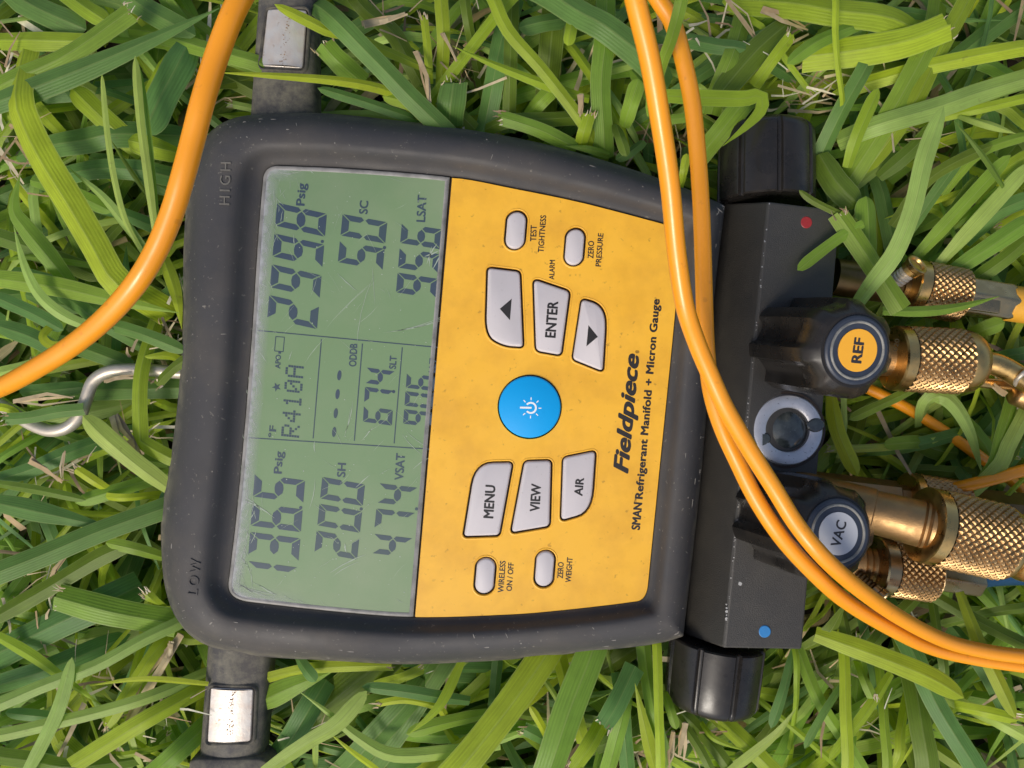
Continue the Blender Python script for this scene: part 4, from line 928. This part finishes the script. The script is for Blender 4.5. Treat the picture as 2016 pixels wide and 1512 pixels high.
# lower right
L_([(1605, 1248), (1718, 1288), (1827, 1332), (1898, 1374)], 43, 2, 'y', fold=.14); L_([(1890, 1165), (1928, 1263), (1965, 1340), (2000, 1414)], 29, 0, 'y', 'tip'); L_([(1880, 1390), (1940, 1402), (2002, 1417)], 25, -3, 'Y', 'cut'); L_([(1790, 1270), (1845, 1390), (1930, 1530)], 42, -5, 'b', 'flat', fold=.16)
L_([(1800, 1350), (1814, 1430), (1828, 1530)], 46, -8, 'd', 'flat'); L_([(1755, 1325), (1707, 1400), (1632, 1498)], 23, -2, 'y'); L_([(1736, 1350), (1742, 1430), (1747, 1530)], 21, -5, 'y', 'flat'); L_([(1688, 1300), (1702, 1338), (1718, 1374)], 21, -3, 'g', 'cut'); L_([(1820, 1162), (1920, 1220), (2040, 1280)], 26, -8, 'd', 'flat')
L_([(1915, 1215), (1970, 1203), (2040, 1190)], 21, -10, 'd', 'flat'); L_([(1805, 1175), (1750, 1230), (1695, 1288)], 27, -8, 'd', 'flat'); L_([(1925, 1402), (1975, 1425), (2040, 1460)], 29, -6, 'p', 'flat'); L_([(1780, 1405), (1773, 1450), (1766, 1500)], 23, -7, 'y', 'flat'); L_([(1653, 1175), (1660, 1220), (1667, 1275)], 26, -6, 'd', 'flat'); L_([(1838, 1195), (1848, 1260), (1860, 1340)], 19, -9, 'd', 'flat')
# top, right of the strap
L_([(820, 120 + 120), (810, 233), (730, 205), (625, 173)], 23, -6, 'b'); L_([(715, 165), (665, 120), (636, 88)], 46, -9, 'g', 'cut'); L_([(866, 245), (812, 207), (753, 189)], 26, -3, 'y'); L_([(871, 130), (873, 70), (867, -20)], 27, -4, 'y', 'flat')
L_([(845, 165), (842, 105), (834, 30)], 17, -4, 'y', 'cut'); L_([(855, 190), (925, 98), (1015, -12)], 23, -5, 'y', 'flat'); L_([(1150, 245), (1070, 140), (1000, 60), (965, -15)], 26, 1, 'y', 'flat', fold=.16); L_([(1160, 195), (1070, 165), (968, 125), (890, 90)], 23, -2, 'y', 'point')
L_([(1060, -25), (1140, 25), (1195, 55), (1290, 112)], 58, 1, 'b', 'flat'); L_([(1188, 262), (1183, 165), (1192, 70)], 44, -3, 'g', 'flat', fold=.14); L_([(1115, 38), (1070, 44), (1022, 56)], 38, -7, 'b'); L_([(1130, 28), (1124, 60), (1118, 90)], 25, 0, 'y')
L_([(1135, 292), (1060, 255), (982, 230)], 31, -2, 'g', 'cut'); L_([(1140, 232), (1070, 235), (1000, 238)], 29, -7, 'd', 'flat'); L_([(884, 248), (888, 205), (894, 160)], 58, -4, 'b', 'cut'); L_([(958, 235), (972, 160), (988, 80)], 42, -10, 'b', 'flat'); L_([(1002, 225), (1004, 150), (1006, 75)], 28, -9, 'd', 'flat')
L_([(1035, 230), (1062, 200), (1090, 172)], 36, -9, 'g'); L_([(1078, 165), (1083, 110), (1088, 50)], 48, -12, 'd', 'flat'); L_([(1142, 292), (1150, 260), (1162, 222)], 27, -4, 'y', 'cut'); L_([(932, 95), (922, 45), (914, -10)], 21, -7, 'd', 'flat'); L_([(1228, 250), (1242, 205), (1258, 155)], 32, -6, 'g')
L_([(1212, 245), (1222, 272), (1234, 308)], 23, -3, 'd'); L_([(1200, 306), (1160, 294), (1112, 287)], 17, -6, 'g', 'point'); L_([(1268, 278), (1240, 300), (1212, 314)], 21, -8, 'b'); L_([(820, 168), (870, 195), (900, 220)], 30, -12, 'd', 'flat'); L_([(720, 20), (770, 60), (800, 110)], 34, -13, 'd', 'flat')
# top right
L_([(1300, 188), (1400, 193), (1465, 194), (1497, 188), (1499, 215), (1470, 248), (1422, 288)], 34, 2, 'y', 'point', fold=.02, arch=False); L_([(1560, 40), (1490, 100), (1405, 200)], 50, -6, 'd'); L_([(1485, 170), (1520, 120), (1560, 68)], 25, -2, 'y', 'cut'); L_([(1350, 78), (1410, 90), (1475, 102)], 32, -8, 'b', 'flat')
L_([(1385, 300), (1420, 258), (1462, 205)], 42, -6, 'g', 'flat'); L_([(1408, 195), (1425, 150), (1445, 100)], 38, -7, 'g', 'flat'); L_([(1340, 372), (1346, 340), (1352, 302)], 17, 2, 'y'); L_([(1550, 8), (1640, 22), (1760, 40)], 60, -3, 'y', 'flat')
L_([(1700, 45), (1640, 68), (1600, 88), (1550, 126)], 30, 2, 'g', 'tip'); L_([(1580, 112), (1700, 98), (1790, 80), (1868, 50)], 62, -1, 'Y', 'cut'); L_([(1665, 200), (1650, 130), (1645, 60), (1643, -20)], 14, 4, 'Y', 'flat'); L_([(1915, -20), (1850, 100), (1795, 210)], 38, -4, 'y', 'flat')
L_([(1790, 140), (1880, 119), (1960, 103), (2040, 92)], 34, 1, 'Y', 'flat', fold=.16); L_([(2040, 150), (1930, 182), (1850, 210), (1735, 238)], 42, 0, 'p', 'flat'); L_([(1690, 325), (1755, 222), (1832, 78)], 44, -4, 'g', 'flat', fold=.14); L_([(1620, 295), (1660, 212), (1710, 120)], 36, -5, 'b', 'flat')
L_([(1668, 330), (1690, 262), (1730, 174)], 27, -1, 'y'); L_([(1612, 305), (1648, 362), (1692, 405)], 52, -4, 'd'); L_([(1712, 520), (1708, 450), (1705, 386)], 48, 0, 'g'); L_([(1976, 368), (1935, 306), (1878, 236)], 13, 4, 'd', 'point')
L_([(1890, 228), (1945, 245), (2000, 263)], 23, 0, 'p', 'point'); L_([(1860, 230), (1940, 212), (2040, 190)], 19, -3, 'y', 'flat')
for a in [((1805, 505), (1900, 402), (1990, 305), 30, 'g', -5), ((1848, 522), (1930, 432), (2030, 322), 32, 'p', -4), ((1868, 540), (1955, 482), (2040, 425), 36, 'g', -6), ((1778, 475), (1848, 372), (1905, 295), 24, 'b', -6), ((1755, 445), (1835, 348), (1955, 285), 24, 'd', -5),
          ((1898, 565), (1980, 508), (2040, 455), 30, 'd', -9), ((1855, 385), (1930, 300), (2040, 262), 22, 'g', -7), ((1790, 520), (1860, 440), (1925, 345), 22, 'd', -9), ((1920, 400), (1970, 340), (2040, 295), 26, 'y', -8), ((1730, 350), (1790, 300), (1850, 240), 30, 'd', -8), ((1900, 480), (1960, 420), (2040, 385), 34, 'b', -10)]:
    L_(a[:3], a[3], a[5], a[4], 'tip')
L_([(1905, 662), (1940, 648), (1978, 634)], 32, -9, 'g'); L_([(1960, 705), (1990, 700), (2040, 690)], 26, -12, 'b', 'flat'); L_([(1930, 690), (1980, 720), (2030, 700)], 40, -18, 'd', 'flat')
# right, between the couplings
L_([(1995, 778), (1972, 860), (1952, 925)], 28, -8, 'g', 'flat'); L_([(2030, 790), (1987, 878), (1963, 925)], 32, -6, 'p', 'flat'); L_([(1690, 812), (1770, 882), (1850, 955)], 76, -30, 'b', 'flat'); L_([(1830, 870), (1790, 871), (1740, 876)], 27, -12, 'g')
L_([(1885, 892), (1840, 884), (1800, 862)], 42, -20, 'd'); L_([(1637, 780), (1650, 850), (1688, 936)], 31, -3, 'Y'); L_([(1880, 900), (1895, 930), (1905, 950)], 30, -22, 'b', 'flat'); L_([(1760, 930), (1820, 925), (1890, 930)], 22, -24, 'd', 'flat')
# blades that cross the gauge, its cords and couplings: one object each
def single(label, pts, w, z, tone, end='tip', **k):
    b = Blades(); L_(pts, w, z, tone, end, into=b, **k)
    return tag(b.build('grass_blade', M['grass']), label, 'grass blade', 'grass blades lying over the gauge and its cords')
single('wide blue green blade slanting down over the top of the upper strap arm', [(880, 258), (809, 193), (766, 148), (715, 96), (663, 43), (615, -15)], 42, 5, 'b', 'flat')
single('yellow green blade crossing the upper metal plate at an angle', [(850, 140), (760, 100), (700, 72), (650, 62), (612, 44), (540, 8)], 24, 0, 'y', 'tip', fold=.14)
single('bright narrow blade lying straight across the upper strap arm below its plate', [(850, 212), (783, 186), (732, 170), (658, 158), (560, 150), (420, 142)], 23, -1, 'Y', 'point', fold=.14, zs=[-12, -6, -4, -3, -3, -1])
single('green blade poking up between the two orange cords at the top', [(1296, 150), (1306, 118), (1325, 66), (1345, -20)], 25, 60, 'g', 'flat', zs=[46, 52, 60, 66])
single('pale long blade curving over the right end of the black block to its pointed tip', [(1680, 610), (1715, 560), (1762, 498), (1797, 412), (1822, 310), (1858, 208)], 35, 22, 'p', 'tip', zs=[8, 14, 20, 24, 26, 27], roll=-.15, fold=.16)
single('dull green blade with a torn tan end beside the red dot', [(1775, 610), (1735, 548), (1698, 492), (1650, 422)], 42, 4, 'g', 'cut', arch=False)
single('short green blade resting its rounded tip on the black block', [(1700, 440), (1655, 467), (1610, 500), (1570, 532)], 23, 4, 'g', 'tip', arch=False)
single('thin dark blade with its tip on the block above the red dot', [(1700, 445), (1645, 418), (1600, 395), (1573, 374)], 14, 3, 'd', 'tip', arch=False)
single('slim blade lying across the yellow hose nut from the REF knob', [(1738, 612), (1800, 613), (1860, 609), (1915, 598), (1968, 583)], 22, -2, 'g', 'point', arch=False)
single('green leaf curling over the straight end of the steel hook', [(366, 716), (335, 701), (300, 702), (274, 705)], 18, -8, 'y', 'point')
single('frayed dark blade end lying on the steel hook next to the boot', [(368, 706), (345, 722), (325, 740), (310, 757)], 22, -6, 'd', 'cut', arch=False)
single('torn blade with pale fibres over the bend of the steel hook', [(165, 806), (110, 812), (60, 822), (8, 826)], 26, -8, 'b', 'cut', arch=False)
single('dark blade over the thin cord below the REF knob', [(1800, 766), (1760, 785), (1715, 806), (1672, 826)], 20, -8, 'd', 'tip', arch=False)
single('arched blade bending over the thin sunken cord', [(1812, 838), (1818, 806), (1832, 786), (1858, 780), (1888, 808), (1915, 862), (1934, 935)], 33, -10, 'p', 'point', arch=False, zs=[-24, -15, -10, -8, -9, -12, -20])
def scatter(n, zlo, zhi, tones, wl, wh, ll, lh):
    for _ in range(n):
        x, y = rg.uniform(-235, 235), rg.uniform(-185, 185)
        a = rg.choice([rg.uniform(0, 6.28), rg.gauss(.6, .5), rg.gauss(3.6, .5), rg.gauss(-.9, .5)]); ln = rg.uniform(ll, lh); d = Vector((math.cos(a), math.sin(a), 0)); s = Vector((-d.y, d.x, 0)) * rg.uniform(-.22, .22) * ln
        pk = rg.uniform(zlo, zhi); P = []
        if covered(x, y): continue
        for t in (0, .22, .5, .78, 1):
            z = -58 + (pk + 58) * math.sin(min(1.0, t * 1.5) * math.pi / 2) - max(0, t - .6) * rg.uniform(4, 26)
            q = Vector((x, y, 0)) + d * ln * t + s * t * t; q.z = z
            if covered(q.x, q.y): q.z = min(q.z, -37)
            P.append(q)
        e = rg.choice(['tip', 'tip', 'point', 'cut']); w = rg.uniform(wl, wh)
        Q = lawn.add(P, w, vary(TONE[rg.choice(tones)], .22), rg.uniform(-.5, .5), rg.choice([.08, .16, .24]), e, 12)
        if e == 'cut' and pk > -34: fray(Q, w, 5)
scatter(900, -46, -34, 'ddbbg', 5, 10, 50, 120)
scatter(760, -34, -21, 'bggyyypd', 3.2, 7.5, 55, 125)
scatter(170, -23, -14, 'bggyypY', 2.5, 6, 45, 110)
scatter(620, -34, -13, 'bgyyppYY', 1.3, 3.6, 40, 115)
TONE['s'] = (.36, .27, .135); TONE['t'] = (.22, .15, .075); TONE['r'] = (.42, .36, .20)
scatter(330, -46, -24, 'stttr', 1.2, 5, 25, 80)
for _ in range(420):
    x, y = rg.uniform(-230, 230), rg.uniform(-180, 180)
    if covered(x, y): continue
    z = rg.uniform(-50, -15); a = rg.uniform(0, 6.28); ln = rg.uniform(4, 34)
    fibre(Vector((x, y, z)), Vector((x + ln * math.cos(a), y + ln * math.sin(a), z + rg.uniform(-5, 5))), rg.uniform(.4, 2.4), vary(rg.choice(TAN), .35))
for u, v, n in [(40, 115, 30), (20, 320, 26), (880, 105, 26), (930, 130, 14), (770, 20, 16), (955, 235, 18), (1400, 60, 26), (1560, 160, 30), (1580, 190, 24), (1775, 260, 26), (90, 1245, 26), (40, 1150, 22), (150, 1330, 16), (300, 690, 26), (330, 640, 26), (120, 900, 20), (290, 860, 18), (1290, 1480, 20), (1340, 1440, 20), (1700, 1420, 16), (250, 1450, 20), (330, 1380, 20), (1210, 320, 14), (560, 1440, 16), (1640, 1330, 18)]:
    for _ in range(int(n * .55)):
        c = at(u + rg.gauss(0, 34), v + rg.gauss(0, 26), rg.uniform(-26, -10)); a = rg.gauss(.3, 1.2); ln = rg.uniform(2, 20)
        fibre(c, c + Vector((math.cos(a) * ln, math.sin(a) * ln, rg.uniform(-2, 2))), rg.uniform(.25, 1.3), vary(rg.choice(TAN), .3))
# dry stalks that read one by one in the photo
for a, b, w, z in [((715, 50), (800, 30), 2.6, -6), ((820, 105), (850, 215), 2.0, -4), ((225, 820), (262, 872), 2.6, -8), ((262, 868), (275, 900), 3.2, -8), ((210, 752), (275, 742), 2.0, -9), ((28, 792), (150, 782), 1.8, -9), ((60, 905), (120, 945), 3.2, -9), ((128, 890), (122, 940), 1.2, -8), ((1145, 185), (1145, 230), 2.6, -2),
                   ((870, 65), (895, 120), 2.2, -5), ((360, 1250), (240, 1450), 3.0, -14), ((340, 1265), (330, 1300), 2.4, -12), ((1325, 1440), (1316, 1512), 1.6, -8), ((1350, 1420), (1340, 1490), 2.2, -9), ((1500, 20), (1585, 60), 3, -14), ((1430, 0), (1490, 80), 1.6, -14), ((100, 1150), (130, 1100), 2, -10), ((1975, 775), (1955, 760), 2.4, -10)]:
    for k in range(3): fibre(at(*a, z) + Vector((rg.uniform(-.6, .6), rg.uniform(-.6, .6), k * .4)), at(*b, z) + Vector((rg.uniform(-1, 1), rg.uniform(-1, 1), k * .4)), w * rg.uniform(.4, .9), vary(TAN[k % 2], .2))
tag(lawn.build('lawn_grass', M['grass']), kind='stuff')
tag(straw.build('dry_straw', M['straw']), kind='stuff')
